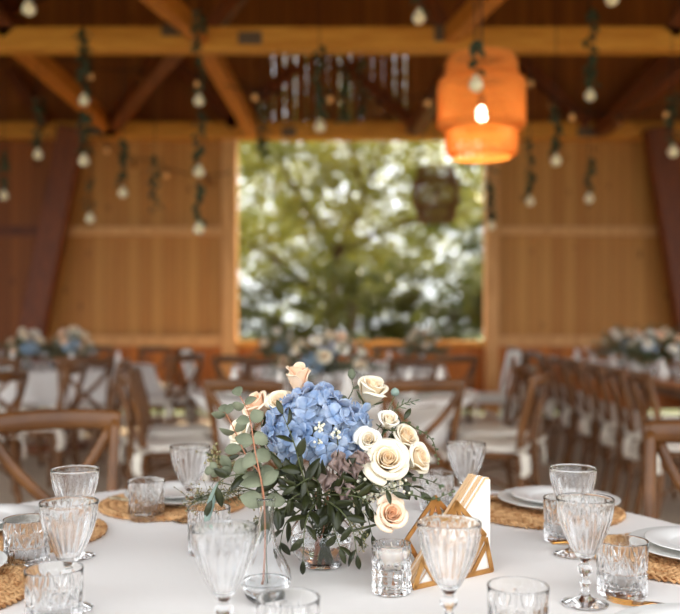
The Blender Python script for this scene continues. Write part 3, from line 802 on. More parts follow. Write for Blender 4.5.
# local frame: x along plate, y back, z up.  panel = triangle with inner facets
bl, brt = (.004, .004), (L-.004, .004)
mid = (.52*L, .052)
s1 = (.23*L, .066); s2 = (.80*L, .066)
front = [(bl, brt), (apx, (.17*L,.066)), ((.17*L,.066), (.40*L,.004)), (apx, (.88*L,.066)), ((.88*L,.066), (.64*L,.004)), (bl, (.13*L,.052)), (brt, (.90*L,.058)),
         ((.11*L,.045), (.27*L,.006)), ((.91*L,.050), (.72*L,.006)), (apx, (.44*L,.086)), (apx, (.60*L,.086)), ((.44*L,.086), (.52*L,.05)), ((.60*L,.086), (.52*L,.05)), ((.30*L,.086), (.44*L,.086)), ((.60*L,.086), (.73*L,.086))]
strips(.0, front, .0078).build('front_panel', GOLD2, t, smooth=False)
strips(.052, front, .0078).build('rear_panel', GOLD2, t, smooth=False)
m = MB(); m.box((L/2, .026, .0012), (L*.9, .054, .0024)); m.build('base', GOLD2, t, smooth=False)
NL = .155
for k in range(13):
    y = .0045+k*.0035
    m = MB(); sx = .015+random.uniform(-.002,.002); h = .158+random.uniform(-.003,.002)
    x1 = L-.006+random.uniform(-.002,.002)
    ov = [(sx, .0), (x1, .0), (x1, h), (x1-.008, h)]
    tri = ov
    K = len(tri); v = [(x, -.0016, z) for x, z in tri]+[(x, .0016, z) for x, z in tri]
    # folded sheet: two leaves opened very slightly at the bottom
    fs = [tuple(range(K)), tuple(range(2*K-1, K-1, -1))]+[(i, i+K, (i+1) % K+K, (i+1) % K) for i in range(K)]
    m.add(v, fs)
    o = m.build('paper_napkin', NAPW if k < 1 or k % 4 == 2 else NAPSHADE, smooth=False)
    o.location = A0+nrm*y+Vector((0,0,.0032)); o.rotation_euler = (0,0,ang)
    tag(o, 'triangle-folded paper napkin, %s of the stack in the golden holder' % (['first','second','third','fourth','fifth','sixth','seventh','eighth','ninth','tenth','eleventh','twelfth','last'][k]+(' from the front' if k < 12 else ' at the back')), 'napkin', 'napkins in the golden holder')

# ---------------------------------------------------------------- vases
VC = Vector((-.033, 1.575, TZ+.0004))
def bowl_vase(R=.056, H=.105):
    prof = [(.0005,0),(.026,0),(.036,.002)]
    for i in range(1, 15):
        a = -PI/2*.78+(PI/2*.78+PI*.30)*i/14
        prof.append((R*math.cos(a), .047+ .049*math.sin(a)))
    out = prof+[(.037,.098),(.038,H),(.0365,H+.0006),(.035,H),(.0345,.098)]
    inn = [(max(.0005, r-.003), z) for r, z in prof[::-1] if z > .006]
    out += inn+[(.02,.006),(.0005,.006)]
    m = MB(); m.lathe(out, 64); return m
o = bowl_vase().build('bowl_vase', GLASS); o.location = VC; tag(o, 'round clear glass bowl vase holding the hydrangea bouquet', 'vase')
m = MB(); wp = [(.0005,.0065),(.019,.0065)]
for i in range(1, 12):
    a = -PI/2*.66+(PI/2*.66+.05)*i/11
    wp.append((.0525*math.cos(a), .047+.046*math.sin(a)))
wp.append((.0005, wp[-1][1])); m.lathe(wp, 48)
o = m.build('vase_water', WATER); o.location = VC; tag(o, 'clear water filling the lower half of the round bowl vase', 'water')
CC = Vector((TP(266, 1.37)[0], 1.37, TZ+.0004))
cprof = [(.0005,0),(.017,0),(.022,.0018),(.030,.009),(.0365,.022),(.0388,.036),(.0365,.050),(.029,.066),(.019,.082),(.0135,.102),(.0115,.120),(.0118,.138),(.0140,.153),(.0150,.159)]
cin = [(max(.0005, r-.0018), z) for r, z in cprof[::-1] if z > .004]
m = MB(); m.lathe(cprof+[(.0144,.1598)]+cin+[(.012,.005),(.0005,.005)], 64)
o = m.build('glass_carafe', GLASS); o.location = CC; tag(o, 'small clear glass carafe used as a bud vase, holding the eucalyptus stem', 'vase')
m = MB(); m.lathe([(.0005,.0055),(.014,.0055),(.0272,.010),(.0345,.022),(.0368,.034),(.0005,.034)], 48)
o = m.build('carafe_water', WATER); o.location = CC; tag(o, 'shallow water at the bottom of the small glass carafe', 'water')

# ---------------------------------------------------------------- flowers
def rose_mb(R, N=26, openness=1.0, seed=0, Hf=1.15):
    rnd = random.Random(seed); m = MB(); H = R*Hf
    for k in range(N):
        u = (k+.5)/N; phi = k*2.39996+rnd.uniform(-.2,.2)
        rk = R*(.06+.66*u**.9*(.6+.4*openness)); wid = (1.75-.75*u)
        hk = H*(.86+.16*math.sin(u*PI*.9)-.20*u*openness)
        curl = R*.52*max(0, u-.30)*openness; dr = H*.20*max(0, u-.4)*openness
        zb = -.10*R*u; jit = rnd.uniform(.90,1.08); wv = rnd.uniform(0, 6); tip = rnd.uniform(.0,.14); tilt = rnd.uniform(-.05,.12)*u
        def fn(a, b):
            s = a*2-1; t = b
            shape = 1-.34*abs(s)**2.6+tip*(1-abs(s))**2*t
            rad = rk*(.22+.78*math.sin(min(1, t*1.2)*PI/2)**.75)+curl*max(0, t-.55)**2*5*(1-.3*s*s)+R*.035*s
            rad += R*tilt*t
            tt2 = min(1.1, t*shape)
            z = zb+hk*jit*(math.sin(min(1, tt2)*PI/2)**.95)-dr*max(0, t-.70)**2*11+R*.025*math.sin(s*4+wv)*t*t
            th = phi+s*wid*(.35+.65*min(1, t*1.8))*(1-.35*max(0, t-.75)*2)
            return Vector((rad*math.cos(th), rad*math.sin(th), z))
        m.grid(fn, 11, 9)
    return m
def calyx_mb(R):
    m = MB(); m.lathe([(.0005,-R*.28),(R*.14,-R*.26),(R*.24,-R*.12),(R*.3,.02*R)], 12)
    for k in range(5):
        a = k*2*PI/5; L = R*.75
        add_leaf(m, Vector((R*.2*math.cos(a), R*.2*math.sin(a), -.1*R)), Vector((math.cos(a), math.sin(a), .25)), Vector((0,0,1)), L, R*.2, -.6)
    return m
def add_leaf(m, base, d, up, L, Wd, curl=.3, fold=.25, n=7, shape=1.0, twist=0):
    base = Vector(base); d = Vector(d).normalized(); side = d.cross(Vector(up))
    if side.length < 1e-3: side = d.orthogonal()
    side.normalize(); nn = side.cross(d).normalized()
    if twist:
        Rm = Matrix.Rotation(twist, 3, d); side = Rm @ side; nn = Rm @ nn
    v = []; p = base.copy(); dd = d.copy(); st = L/(n-1)
    for i in range(n):
        t = i/(n-1); w = Wd/2*(math.sin(PI*(t**shape*.985+.012))**.8)
        if i == 0: w = Wd*.04
        nu = side.cross(dd)
        v += [p-side*w+nu*w*fold, p.copy(), p+side*w+nu*w*fold]
        Rm = Matrix.Rotation(-curl/(n-1), 3, side)
        dd = Rm @ dd; p = p+dd*st
    fs = []
    for i in range(n-1):
        a = i*3; fs += [(a,a+1,a+4,a+3), (a+1,a+2,a+5,a+4)]
    m.add(v, fs)
def align(o, d, roll=0):
    q = Vector(d).normalized().to_track_quat('Z', 'Y'); o.rotation_euler = (q.to_matrix() @ Matrix.Rotation(roll, 3, 'Z')).to_euler()
VTOP = VC+Vector((0,0,.085))
def rose(px, py, Y, Rpx, mt, d, lab, op=1.0, N=26, seed=0, stem=True, Hf=1.15, target=None):
    R = Rpx/F*Y; c = P(px, py, Y); d = Vector(d).normalized()
    base = c-d*R*Hf*.45
    t = empty('rose', base, 0, lab, 'flower', 'roses in the near bouquet'); align(t, d, seed)
    rose_mb(R, N, op, seed, Hf).build('bloom', mt, t, solid=.0005)
    calyx_mb(R).build('calyx', LOLIVE, t)
    if stem:
        tg = (target or VTOP)+Vector((random.uniform(-.015,.015), random.uniform(-.015,.015), -.03))
        M_ = (Matrix.Translation(base) @ t.rotation_euler.to_matrix().to_4x4()).inverted()
        p0 = base-d*R*.25; pts = [M_ @ p for p in qbez(p0, p0-d*.05, tg, 8)]
        m = MB(); m.tube(pts, .0021, 6); m.build('stem', STEMG, t)
    return t
rose(299, 382, 1.60, 19, RPEACH, (-.15,-.25,1), 'peach rose bud standing tallest at the top of the bouquet', .45, 14, 1, Hf=1.8)
rose(371, 392, 1.62, 20, RCREAM, (.3,-.45,1), 'cream rose at the top right of the bouquet, right of the hydrangea', .7, 15, 2, Hf=1.4)
rose(281, 405, 1.60, 19, RCREAM, (-.2,-.6,.8), 'cream rose half hidden left of the hydrangea, under the tall peach bud', .8, 16, 3)
rose(258, 407, 1.62, 19, RPEACH, (-.55,-.4,.8), 'pale peach rose at the left, behind the eucalyptus leaves', .7, 15, 4, Hf=1.3)
rose(242, 432, 1.62, 19, RCREAM, (-.7,-.5,.5), 'creamy rose low at the left, mostly covered by eucalyptus', .7, 15, 5)
rose(387, 461, 1.49, 25, RCREAM, (.10,-.80,.5), 'largest open cream rose facing the camera at the right of the bouquet', 1.0, 21, 6, Hf=1.05)
rose(415, 459, 1.55, 20, RCREAM, (.75,-.55,.4), 'cream rose at the right edge, beside the largest rose', .7, 16, 7, Hf=1.35)
rose(388, 422, 1.53, 15, RWHITE, (.25,-.6,.75), 'small white rose bud at upper right, below the top cream rose', .6, 14, 8, Hf=1.2)
rose(369, 440, 1.50, 15, RWHITE, (-.1,-.9,.4), 'small open white rose touching the hydrangea', .9, 14, 9, Hf=.9)
rose(404, 438, 1.56, 19, RCREAM, (.5,-.6,.6), 'cream rose tucked behind the small white bud', .7, 15, 10)
rose(391, 515, 1.46, 20, RPEACH, (.15,-.85,.42), 'peach rose hanging lowest, just above the faceted candle glass', .85, 19, 11, Hf=1.2)
rose(338, 488, 1.53, 15, RPEACH, (-.1,-.8,-.2), 'faded pink rose in shade below the hydrangea', .8, 13, 12)

# hydrangea
def hydrangea_mb(rx, ry, rz, n=130, fs=.0155, seed=3):
    rnd = random.Random(seed); m = MB()
    for i in range(n):
        zz = 1-2*(i+.5)/n; a = i*2.39996
        if zz < -.55: continue
        rr = math.sqrt(1-zz*zz); d = Vector((rr*math.cos(a), rr*math.sin(a), zz))
        c = Vector((d.x*rx, d.y*ry, d.z*rz))*rnd.uniform(.84,1.10)*(1+.09*math.sin(a*2+zz*5))
        nrm_ = (d+Vector((rnd.uniform(-.6,.6), rnd.uniform(-.6,.6), rnd.uniform(-.6,.6)))).normalized()
        t1 = nrm_.orthogonal().normalized(); t1.rotate(Matrix.Rotation(rnd.uniform(0, PI), 3, nrm_)); t2 = nrm_.cross(t1)
        L = fs*rnd.uniform(.85,1.15)
        for q in range(4):
            dd = t1*math.cos(q*PI/2)+t2*math.sin(q*PI/2); sd_ = nrm_.cross(dd)
            v = []
            cup = rnd.uniform(-.25,.6)
            for (l, w) in ((0.0,.0),(.25,.28),(.6,.52),(.88,.45),(1.02,.16)):
                for s in (-1,-.5,0,.5,1):
                    v.append(c+dd*L*l+sd_*L*w*s*1.05+nrm_*(L*(.12*l+cup*l*l)-L*.10*abs(s)*w+L*.05*math.sin(s*4+l*7)))
            fsx = []
            for r_ in range(4):
                for s in range(4): k = r_*5+s; fsx.append((k,k+1,k+6,k+5))
            m.add(v, fsx)
    return m
hc = P(318, 432, 1.55)
t = empty('hydrangea', hc, 0, 'big blue hydrangea head in the middle of the near bouquet', 'flower', 'hydrangeas')
hydrangea_mb(.080, .066, .068, 170, .0185).build('flower_head', HBLUE, t, solid=.0004)
m = MB(); m.lathe([(.0005,-.045),(.03,-.035),(.05,-.01),(.055,.01),(.04,.035),(.0005,.045)], 20); m.build('inner_stalks', STEMG, t)
m = MB(); m.tube([(0,0,-.04), (0,.005,-.07), tuple(VTOP-hc+Vector((0,0,-.04)))], .004, 8); m.build('stem', STEMG, t)

def sprig(name, path, lab, mt, Lf, Wf, spacing, stemmat=STEMG, opp=False, ang_=.9, curl=.3, r=.0013, tip=True, seed=0, start=.15, grow=None, shape=1.0, droop=0, cat='foliage', group='foliage sprigs in the near bouquet', facing=None, fold=.2):
    rnd = random.Random(seed); pts = [P(*p) for p in path]
    q = []
    n = 10
    # catmull-rom
    ext = [pts[0]*2-pts[1]]+pts+[pts[-1]*2-pts[-2]]
    for i in range(1, len(ext)-2):
        a, b, c, d = ext[i-1:i+3]
        for k in range(n):
            t = k/n; q.append(.5*((2*b)+(c-a)*t+(2*a-5*b+4*c-d)*t*t+(3*b-a-3*c+d)*t**3))
    q.append(pts[-1])
    base = q[0].copy(); root = empty(name, base, 0, lab, cat, group)
    ql = [p-base for p in q]
    m = MB(); m.tube(ql, [r*(1.2-.7*i/len(ql)) for i in range(len(ql))], 6); m.build('stem', stemmat, root)
    lens = [0]
    for i in range(1, len(ql)): lens.append(lens[-1]+(ql[i]-ql[i-1]).length)
    T_ = lens[-1]; s = T_*start; side = 1; m = MB()
    view = Vector((0,-1,.3)) if facing is None else Vector(facing)
    while s < T_-.002:
        i = max(j for j in range(len(lens)) if lens[j] <= s); i = min(i, len(ql)-2)
        p = ql[i].lerp(ql[i+1], (s-lens[i])/max(1e-6, lens[i+1]-lens[i])); d = (ql[i+1]-ql[i]).normalized()
        f = s/T_
        sc = (1-.45*f) if grow is None else grow(f)
        for sg in ((1,-1) if opp else (side,)):
            sv = d.cross(view).normalized()*sg
            ld = (d*math.cos(ang_)+sv*math.sin(ang_)+Vector((rnd.uniform(-.2,.2), rnd.uniform(-.35,.35), rnd.uniform(-.2,.2)-droop))).normalized()
            upv = (view+Vector((rnd.uniform(-.6,.6), rnd.uniform(-.3,.3), rnd.uniform(-.6,.6)))).normalized()
            add_leaf(m, p, ld, upv, Lf*sc*rnd.uniform(.85,1.15), Wf*sc*rnd.uniform(.85,1.15), curl*rnd.uniform(.3,1.6), fold, shape=shape, twist=rnd.uniform(-.8,.8))
        side = -side; s += spacing*rnd.uniform(.85,1.15)
    if tip: add_leaf(m, ql[-1], (ql[-1]-ql[-2]), view, Lf*(.55 if grow is None else grow(1)), Wf*.55, curl, fold)
    m.build('leaves', mt, root, solid=.0003)
    return root
# eucalyptus in the carafe
EU = 'grey-green eucalyptus stem with round leaves rising from the small carafe'
sprig('eucalyptus_sprig', [(263,588,1.372),(265,540,1.37),(264,500,1.37),(261,480,1.37),(255,450,1.38),(249,415,1.40),(240,396,1.42)], EU, LEUC, .043, .034, .033, STEMR, opp=True, seed=2, start=.42, curl=.5, r=.0014, ang_=1.1, group='eucalyptus sprigs')
sprig('eucalyptus_sprig', [(264,510,1.40),(260,475,1.41),(246,455,1.44),(232,425,1.46),(225,412,1.48)], 'shorter eucalyptus stem leaning left over the carafe rim', LEUC, .040, .031, .034, STEMR, opp=True, seed=5, start=.25, curl=.4, ang_=1.1, group='eucalyptus sprigs')
sprig('eucalyptus_sprig', [(290,505,1.54),(262,480,1.50),(235,468,1.49),(214,470,1.50)], 'eucalyptus stem spreading flat to the left out of the bouquet', LEUC, .038, .028, .026, STEMG, opp=True, seed=8, start=.35, curl=.4, group='eucalyptus sprigs')
sprig('eucalyptus_sprig', [(310,470,1.60),(335,420,1.64),(352,392,1.66),(352,380,1.66)], 'single eucalyptus tip standing behind the hydrangea near the top cream rose', LEUC, .040, .027, .030, seed=9, start=.6, group='eucalyptus sprigs')
# small carafe leaf
# dark ruscus
RU = 'ruscus sprigs in the near bouquet'
def ruscus(path, lab, seed, L=.050, Wd=.0175, sp=.0185, **k):
    return sprig('ruscus_sprig', path, lab, LDARK, L, Wd, sp, STEMG, seed=seed, start=k.pop('start', .2), curl=.5, ang_=.75, group=RU, shape=.9, **k)
ruscus([(310,500,1.46),(300,465,1.44),(293,440,1.43),(283,415,1.43)], 'dark leaf sprig climbing over the left face of the hydrangea', 21, .050, .0185, .026)
ruscus([(318,500,1.50),(308,515,1.44),(304,535,1.42),(303,560,1.42)], 'dark leafy sprig hanging straight down in front of the bowl vase', 22)
ruscus([(322,498,1.50),(340,510,1.44),(352,528,1.43),(357,555,1.43)], 'dark leafy sprig hanging down right of the bowl vase', 23)
ruscus([(315,498,1.50),(290,500,1.46),(272,512,1.44),(262,530,1.44)], 'dark leafy sprig drooping behind the carafe neck', 24)
ruscus([(315,490,1.52),(280,478,1.50),(245,474,1.48),(222,480,1.48),(212,500,1.47)], 'dark broad-leaved sprig arching out at the left above the tumbler', 25, .058, .020, .028)
ruscus([(320,495,1.50),(345,495,1.46),(365,500,1.45),(378,518,1.45)], 'dark leafy sprig pointing at the low peach rose', 26)
ruscus([(315,490,1.52),(300,480,1.48),(285,470,1.46),(268,470,1.46)], 'dark leafy sprig filling the space under the hydrangea at left', 27)
ruscus([(325,490,1.52),(330,480,1.48),(345,470,1.47),(360,478,1.47)], 'dark leafy sprig filling the space under the hydrangea at right', 28)
ruscus([(320,495,1.54),(300,510,1.50),(285,525,1.50),(280,545,1.50)], 'dark leafy sprig hanging over the left shoulder of the bowl vase', 29)
ruscus([(325,500,1.52),(332,515,1.46),(334,530,1.45),(340,548,1.44)], 'dark leafy sprig hanging over the middle of the bowl vase', 30)
ruscus([(318,495,1.56),(300,490,1.54),(280,490,1.54),(262,497,1.54)], 'dark leafy sprig lying behind the carafe rim', 31)
ruscus([(335,495,1.54),(350,505,1.52),(366,515,1.50),(372,535,1.49)], 'dark leafy sprig drooping left of the candle glass', 32)
ruscus([(322,496,1.50),(318,482,1.46),(310,478,1.45),(296,486,1.44)], 'short dark sprig in the middle just below the hydrangea', 33)
ruscus([(322,505,1.62),(350,480,1.64),(380,470,1.64),(400,480,1.64)], 'dark sprig behind the largest cream rose', 34)
ruscus([(322,505,1.60),(290,470,1.66),(262,450,1.66),(240,455,1.66)], 'dark sprig behind the eucalyptus at left', 35)
ruscus([(330,500,1.55),(352,490,1.50),(372,485,1.47),(392,492,1.46)], 'dark sprig under the largest cream rose', 36)
ruscus([(330,480,1.58),(372,450,1.57),(392,440,1.57),(404,420,1.58)], 'dark sprig between the cream roses at the right', 37)
ruscus([(330,480,1.58),(380,470,1.57),(402,480,1.54),(420,492,1.53)], 'dark sprig under the rightmost cream rose', 38)
ruscus([(310,490,1.58),(270,450,1.60),(262,430,1.61),(262,410,1.62)], 'dark sprig between the eucalyptus and the hydrangea', 39)
ruscus([(322,495,1.50),(340,488,1.47),(356,492,1.46),(366,506,1.46)], 'dark sprig left of the low peach rose', 40)
ruscus([(318,492,1.50),(305,492,1.46),(290,500,1.44),(284,515,1.44)], 'dark sprig in front, low left of the hydrangea', 45)
# willow leaf
def single_leaf(path_base, path_dir, L, Wd, mt, lab, curl, name='willow_leaf', up=(0,-1,.4)):
    b = P(*path_base); e = P(*path_dir); root = empty(name, b, 0, lab, 'leaf', 'foliage sprigs in the near bouquet')
    m = MB(); add_leaf(m, (0,0,0), e-b, up, L, Wd, curl, .2, n=12); m.build('leaf_blade', mt, root, solid=.0003)
    m = MB(); m.tube([(0,0,0), tuple((VTOP-b)*.5+Vector((0,0,.01))), tuple(VTOP-b)] if name == 'willow_leaf' else [(0,0,0), (0,0,-.03), (0,0,-.06), (.002,0,-.125)], .001, 5); m.build('stem', STEMG, root)
single_leaf((218,482,1.50), (204,518,1.44), .090, .013, LWILL, 'long pale blue-green leaf drooping at the left over the tumbler', .9)
single_leaf((266,505,1.372), (265,550,1.37), .055, .016, LDARK, 'dark leaf pressed upright inside the neck of the small carafe', .05, 'carafe_leaf')
# seeded sprigs left and right
def seeds(path, lab, seed, nm='seeded_sprig', rad=.0022, spread=.016, n=70, mt=SEED, start=.35):
    rnd = random.Random(seed); pts = [P(*p) for p in path]; base = pts[0]
    q = []
    for i in range(len(pts)-1):
        for k in range(6): q.append(pts[i].lerp(pts[i+1], k/6)-base)
    q.append(pts[-1]-base)
    root = empty(nm, base, 0, lab, 'foliage', 'seeded and blossom sprigs in the near bouquet')
    st = MB(); st.tube(q, .0010, 5)
    m = MB()
    for i in range(n):
        f = start+(1-start)*rnd.random(); p = q[min(len(q)-1, int(f*(len(q)-1)))]
        e = p+Vector((rnd.gauss(0,1), rnd.gauss(0,1), rnd.gauss(0,1)))*spread*.6
        st.tube([p, p.lerp(e, .5)+Vector((0,0,.001)), e], .0004, 3)
        r = rad*rnd.uniform(.7,1.2)
        m.lathe([(.0002,-r),(r*.7,-r*.6),(r,0),(r*.7,r*.6),(.0002,r)], 7, e)
    st.build('stem', STEMG, root); m.build('seed_pods', mt, root)
seeds([(290,500,1.54),(250,480,1.52),(225,462,1.52),(205,452,1.52)], 'seeded sprig with small olive pods pointing left above the willow leaf', 41, rad=.0028, spread=.014)
seeds([(290,500,1.54),(250,490,1.56),(228,492,1.56),(205,496,1.56),(192,504,1.56)], 'fine brownish seeded sprig low at the left in front of the placemat', 42, rad=.0017, spread=.024, n=150)
seeds([(300,500,1.50),(268,515,1.48),(252,525,1.48),(240,540,1.48)], 'fine seeded sprig hanging beside the carafe neck', 43, rad=.0014, spread=.014, n=60)
seeds([(330,500,1.50),(350,520,1.46),(362,535,1.45),(366,548,1.44)], 'fine greenish seeded sprig hanging left of the candle glass', 44, rad=.0014, spread=.010, n=60)
for k, (px, py) in enumerate(((352,478),(372,484),(395,488),(412,484),(402,476),(384,496))):
    seeds([(335,505,1.55),(350,495,1.52),(px,py,1.48)], 'tiny cream blossom cluster under the largest rose, number %s along the row to the right' % ['one','two','three','four','five','six'][k], 50+k, 'blossom_sprig', .0030, .015, 46, FILL, .75)
for k, (px, py, Y) in enumerate(((322,424,1.475),(336,431,1.475),(318,438,1.475))):
    seeds([(325,470,1.52),(px+2,py+14,1.485),(px,py,Y)], ['small cream buds lying on the face of the hydrangea, upper left', 'small cream buds lying on the face of the hydrangea, right', 'small cream buds lying on the face of the hydrangea, lowest'][k], 60+k, 'bud_sprig', .0030, .007, 11, FILL, .85)
# dusty mauve ruffled leaves
for k, (px, py, dx, dz) in enumerate(((338,462,.1,-1), (348,470,.5,-.8), (330,480,-.3,-.9), (344,490,.2,-1), (356,462,.6,-.4))):
    b = P(px, py-10, 1.47); root = empty('dusty_leaf', b, 0, 'ruffled mauve-brown leaf below the hydrangea, %s' % ['uppermost left', 'right of the uppermost', 'lower left', 'lowest', 'rightmost'][k], 'leaf', 'mauve leaves in the near bouquet')
    m = MB(); rnd = random.Random(k)
    m.grid(lambda u, v: Vector(((u-.5)*.030*math.sin(PI*min(.97, v*.9+.08))*(1+.3*math.sin(v*13+k))+dx*.026*v, -.006*math.sin(v*11+u*9+k)-.006*v+.006*math.sin(u*15+v*4), dz*.036*v+.004*math.sin(u*13+k))), 15, 14)
    m.build('leaf_blade', DUSK, root, solid=.0004)
    m = MB(); m.tube([(0,0,0), tuple((VTOP-b)*.6+Vector((0,-.005,0))), tuple(VTOP-b)], .0009, 5); m.build('stem', STEMG, root)
# fine sprigs at right
sprig('fine_leaf_sprig', [(370,470,1.58),(398,425,1.60),(415,428,1.60),(432,440,1.60),(438,462,1.60)], 'thin sprig of small round leaves arching out at the right of the roses', LOLIVE, .010, .0075, .0085, seed=71, start=.35, curl=.2)
sprig('fine_leaf_sprig', [(370,500,1.52),(410,495,1.52),(430,500,1.52),(452,492,1.52)], 'thin sprig of small leaves reaching toward the napkin holder', LOLIVE, .012, .009, .010, seed=72, start=.4, curl=.2)
sprig('fine_leaf_sprig', [(370,470,1.60),(388,420,1.60),(402,405,1.60),(414,401,1.60)], 'needle-leaved grey-green sprig behind the small white bud', LOLIVE, .020, .004, .006, seed=73, start=.5, curl=.2, ang_=.6)
sprig('fine_leaf_sprig', [(350,490,1.56),(395,478,1.56),(420,478,1.55),(440,485,1.54)], 'olive leaf sprig below the rightmost cream rose', LOLIVE, .016, .010, .012, seed=74, start=.4, curl=.3)
c = P(395, 392, 1.60)
root = empty('thistle', c, 0, 'small grey-blue thistle ball right of the top cream rose', 'flower')
m = MB(); m.lathe([(.0003,-.008),(.006,-.005),(.008,0),(.006,.005),(.0003,.008)], 12, mod=lambda a,i,r,z: (r*(1+.2*math.sin(a*6+i*2)), z)); m.build('flower_head', LWILL, root)
m = MB(); m.tube([(0,0,-.006), (-.02,0,-.05), tuple(VTOP-c)], .001, 5); m.build('stem', STEMG, root)
# stems in the vase water
m = MB(); rnd = random.Random(5)
root = empty('cut_stems', VC, 0, 'bundle of cut flower stems crossing inside the round bowl vase', 'stems')
for k in range(12):
    a = rnd.uniform(0, 6.28); r0 = rnd.uniform(.0,.020); a2 = a+PI+rnd.uniform(-.6,.6)
    m = MB(); m.tube([(r0*math.cos(a), r0*math.sin(a), .013), (.026*math.cos(a2), .026*math.sin(a2), .125)], .0019, 6); m.build('stem', STEMG if k % 3 else STEMR, root)

# ---------------------------------------------------------------- far tables dressing
gobf = goblet_mb(n=24, ribs=8).build('wine_glass', GLASS)
tumf = MB(); tumf.lathe([(.0005,0),(.037,0),(.039,.08),(.036,.08),(.034,.012),(.0005,.011)], 16, mod=lambda a,i,r,z: (r*(1+(.04*math.cos(a*8) if i in (1,2) else 0)), z))
tumf = tumf.build('glass_tumbler', GLASS)
bl_b = {}
for nm_, mt_ in (('cream', RCREAM), ('white', RWHITE), ('peach', RPEACH)):
    bl_b[nm_] = rose_mb(.04, 16, .9, 77).build('rose_bloom', mt_)
hyf = hydrangea_mb(.085,.085,.07, 60, .020, 9).build('hydrangea_bloom', petalmat('faded_blue_petals', srgb(140,168,196), srgb(186,202,214), 20))
napf = MB(); napf.lathe([(.045,0),(.03,.06),(.012,.13),(.002,.15)], 12, mod=lambda a,i,r,z: (r*(1+.18*math.cos(a*3)), z), cap0=True)
napf = napf.build('folded_napkin', NAPW)
vasef = MB(); vasef.lathe([(.0005,0),(.045,0),(.052,.03),(.048,.07),(.03,.11),(.035,.125),(.032,.125),(.027,.11),(.044,.07),(.048,.03),(.0005,.006)], 24)
vasef = vasef.build('flower_vase', GLASS)
ordinal = ['first','second','third','fourth','fifth','sixth','seventh','eighth','ninth','tenth','eleventh','twelfth','thirteenth','fourteenth','fifteenth','sixteenth']
def greenery(x, y, z, R, n, seed, lab, mt=LOLIVE):
    rnd = random.Random(seed); root = empty('greenery', (x, y, z), 0, lab, 'foliage', 'greenery on the far tables')
    m = MB(); st = MB()
    for i in range(n//6):
        d = Vector((rnd.gauss(0,1), rnd.gauss(0,1), abs(rnd.gauss(0,.8))-.15)).normalized()
        e = d*R*rnd.uniform(.7,1.15); e.z = max(e.z*.8, -.06)
        st.tube([(0,0,.0), e*.5+Vector((0,0,.02)), e], .002, 4)
        for k in range(6):
            f = .45+.55*k/5; p = e*f+Vector((0,0,.04*f*(1-f)))
            add_leaf(m, p, d+Vector((rnd.uniform(-1,1), rnd.uniform(-1,1), rnd.uniform(-.6,1))), (0,0,1), rnd.uniform(.035,.06), .022, .4, n=4)
    st.build('stem', STEMG, root); m.build('leaves', mt, root)
def centrepiece(x, y, z, where, blooms, seed, R=.17, hyd=()):
    rnd = random.Random(seed)
    place(vasef, (x, y, z), 0, 'round glass vase holding flowers '+where, 'vase', 'vases on the far tables')
    greenery(x, y, z+.12, R*1.5, 560, seed, 'grey-green foliage spreading from the flower vase '+where, LEUC if seed % 2 else LOLIVE)
    cols = list(bl_b.items())
    pos = []
    for i in range(blooms):
        a = i*2.4+seed; rr = R*math.sqrt((i+.5)/blooms)
        pos.append((a, rr))
    pos_s = sorted(range(blooms), key=lambda i: pos[i][1]*math.cos(pos[i][0]))
    for rank, i in enumerate(pos_s):
        a, rr = pos[i]; nm_, ob = cols[i % 3]
        zz = z+.11+.20*math.sqrt(max(.02, 1-(rr/R)**2))+rnd.uniform(-.015,.015)
        d = Vector((math.cos(a)*rr/R, math.sin(a)*rr/R-.3, .9)).normalized(); q = d.to_track_quat('Z','Y').to_euler()
        place(ob, (x+rr*math.cos(a), y+rr*math.sin(a), zz), 0, '%s rose %s, %s bloom from the left' % (nm_, where, ordinal[rank]), 'flower', 'blurred roses on the far tables', rnd.uniform(1.0,1.45), rot=q)
    for k, (dx, dy, dz, s) in enumerate(hyd):
        place(hyf, (x+dx, y+dy, z+dz), 0, 'blue hydrangea %s%s' % (where, ['', ', the second one'][k]), 'flower', 'blurred hydrangeas on the far tables', s)
centrepiece(-.08, 5.35, TZ, 'on the middle table', 16, 1, .24, ((-.09,-.12,.17,.85), (.02,-.05,.25,.7)))
centrepiece(-.55, 8.3, TZ, 'at the left of the farthest middle table', 8, 2, .17, ((.02,-.1,.18,.8),))
centrepiece(.75, 8.3, TZ, 'at the right of the farthest middle table', 8, 3, .17)
centrepiece(-2.80, 8.05, TZ, 'at the left of the left round table', 9, 4, .15, ((.06,-.1,.17,.9),))
centrepiece(-2.38, 8.05, TZ, 'at the right of the left round table', 9, 5, .15, ((.02,-.1,.19,.9),))
centrepiece(2.48, 7.0, TZ+.004, 'on the right long table, front bunch', 12, 6, .22, ((-.1,-.1,.22,.7), (.19,-.1,.24,.7)))
centrepiece(2.62, 8.3, TZ+.004, 'on the right long table, rear bunch', 9, 7, .2, ((.02,-.1,.2,.8),))
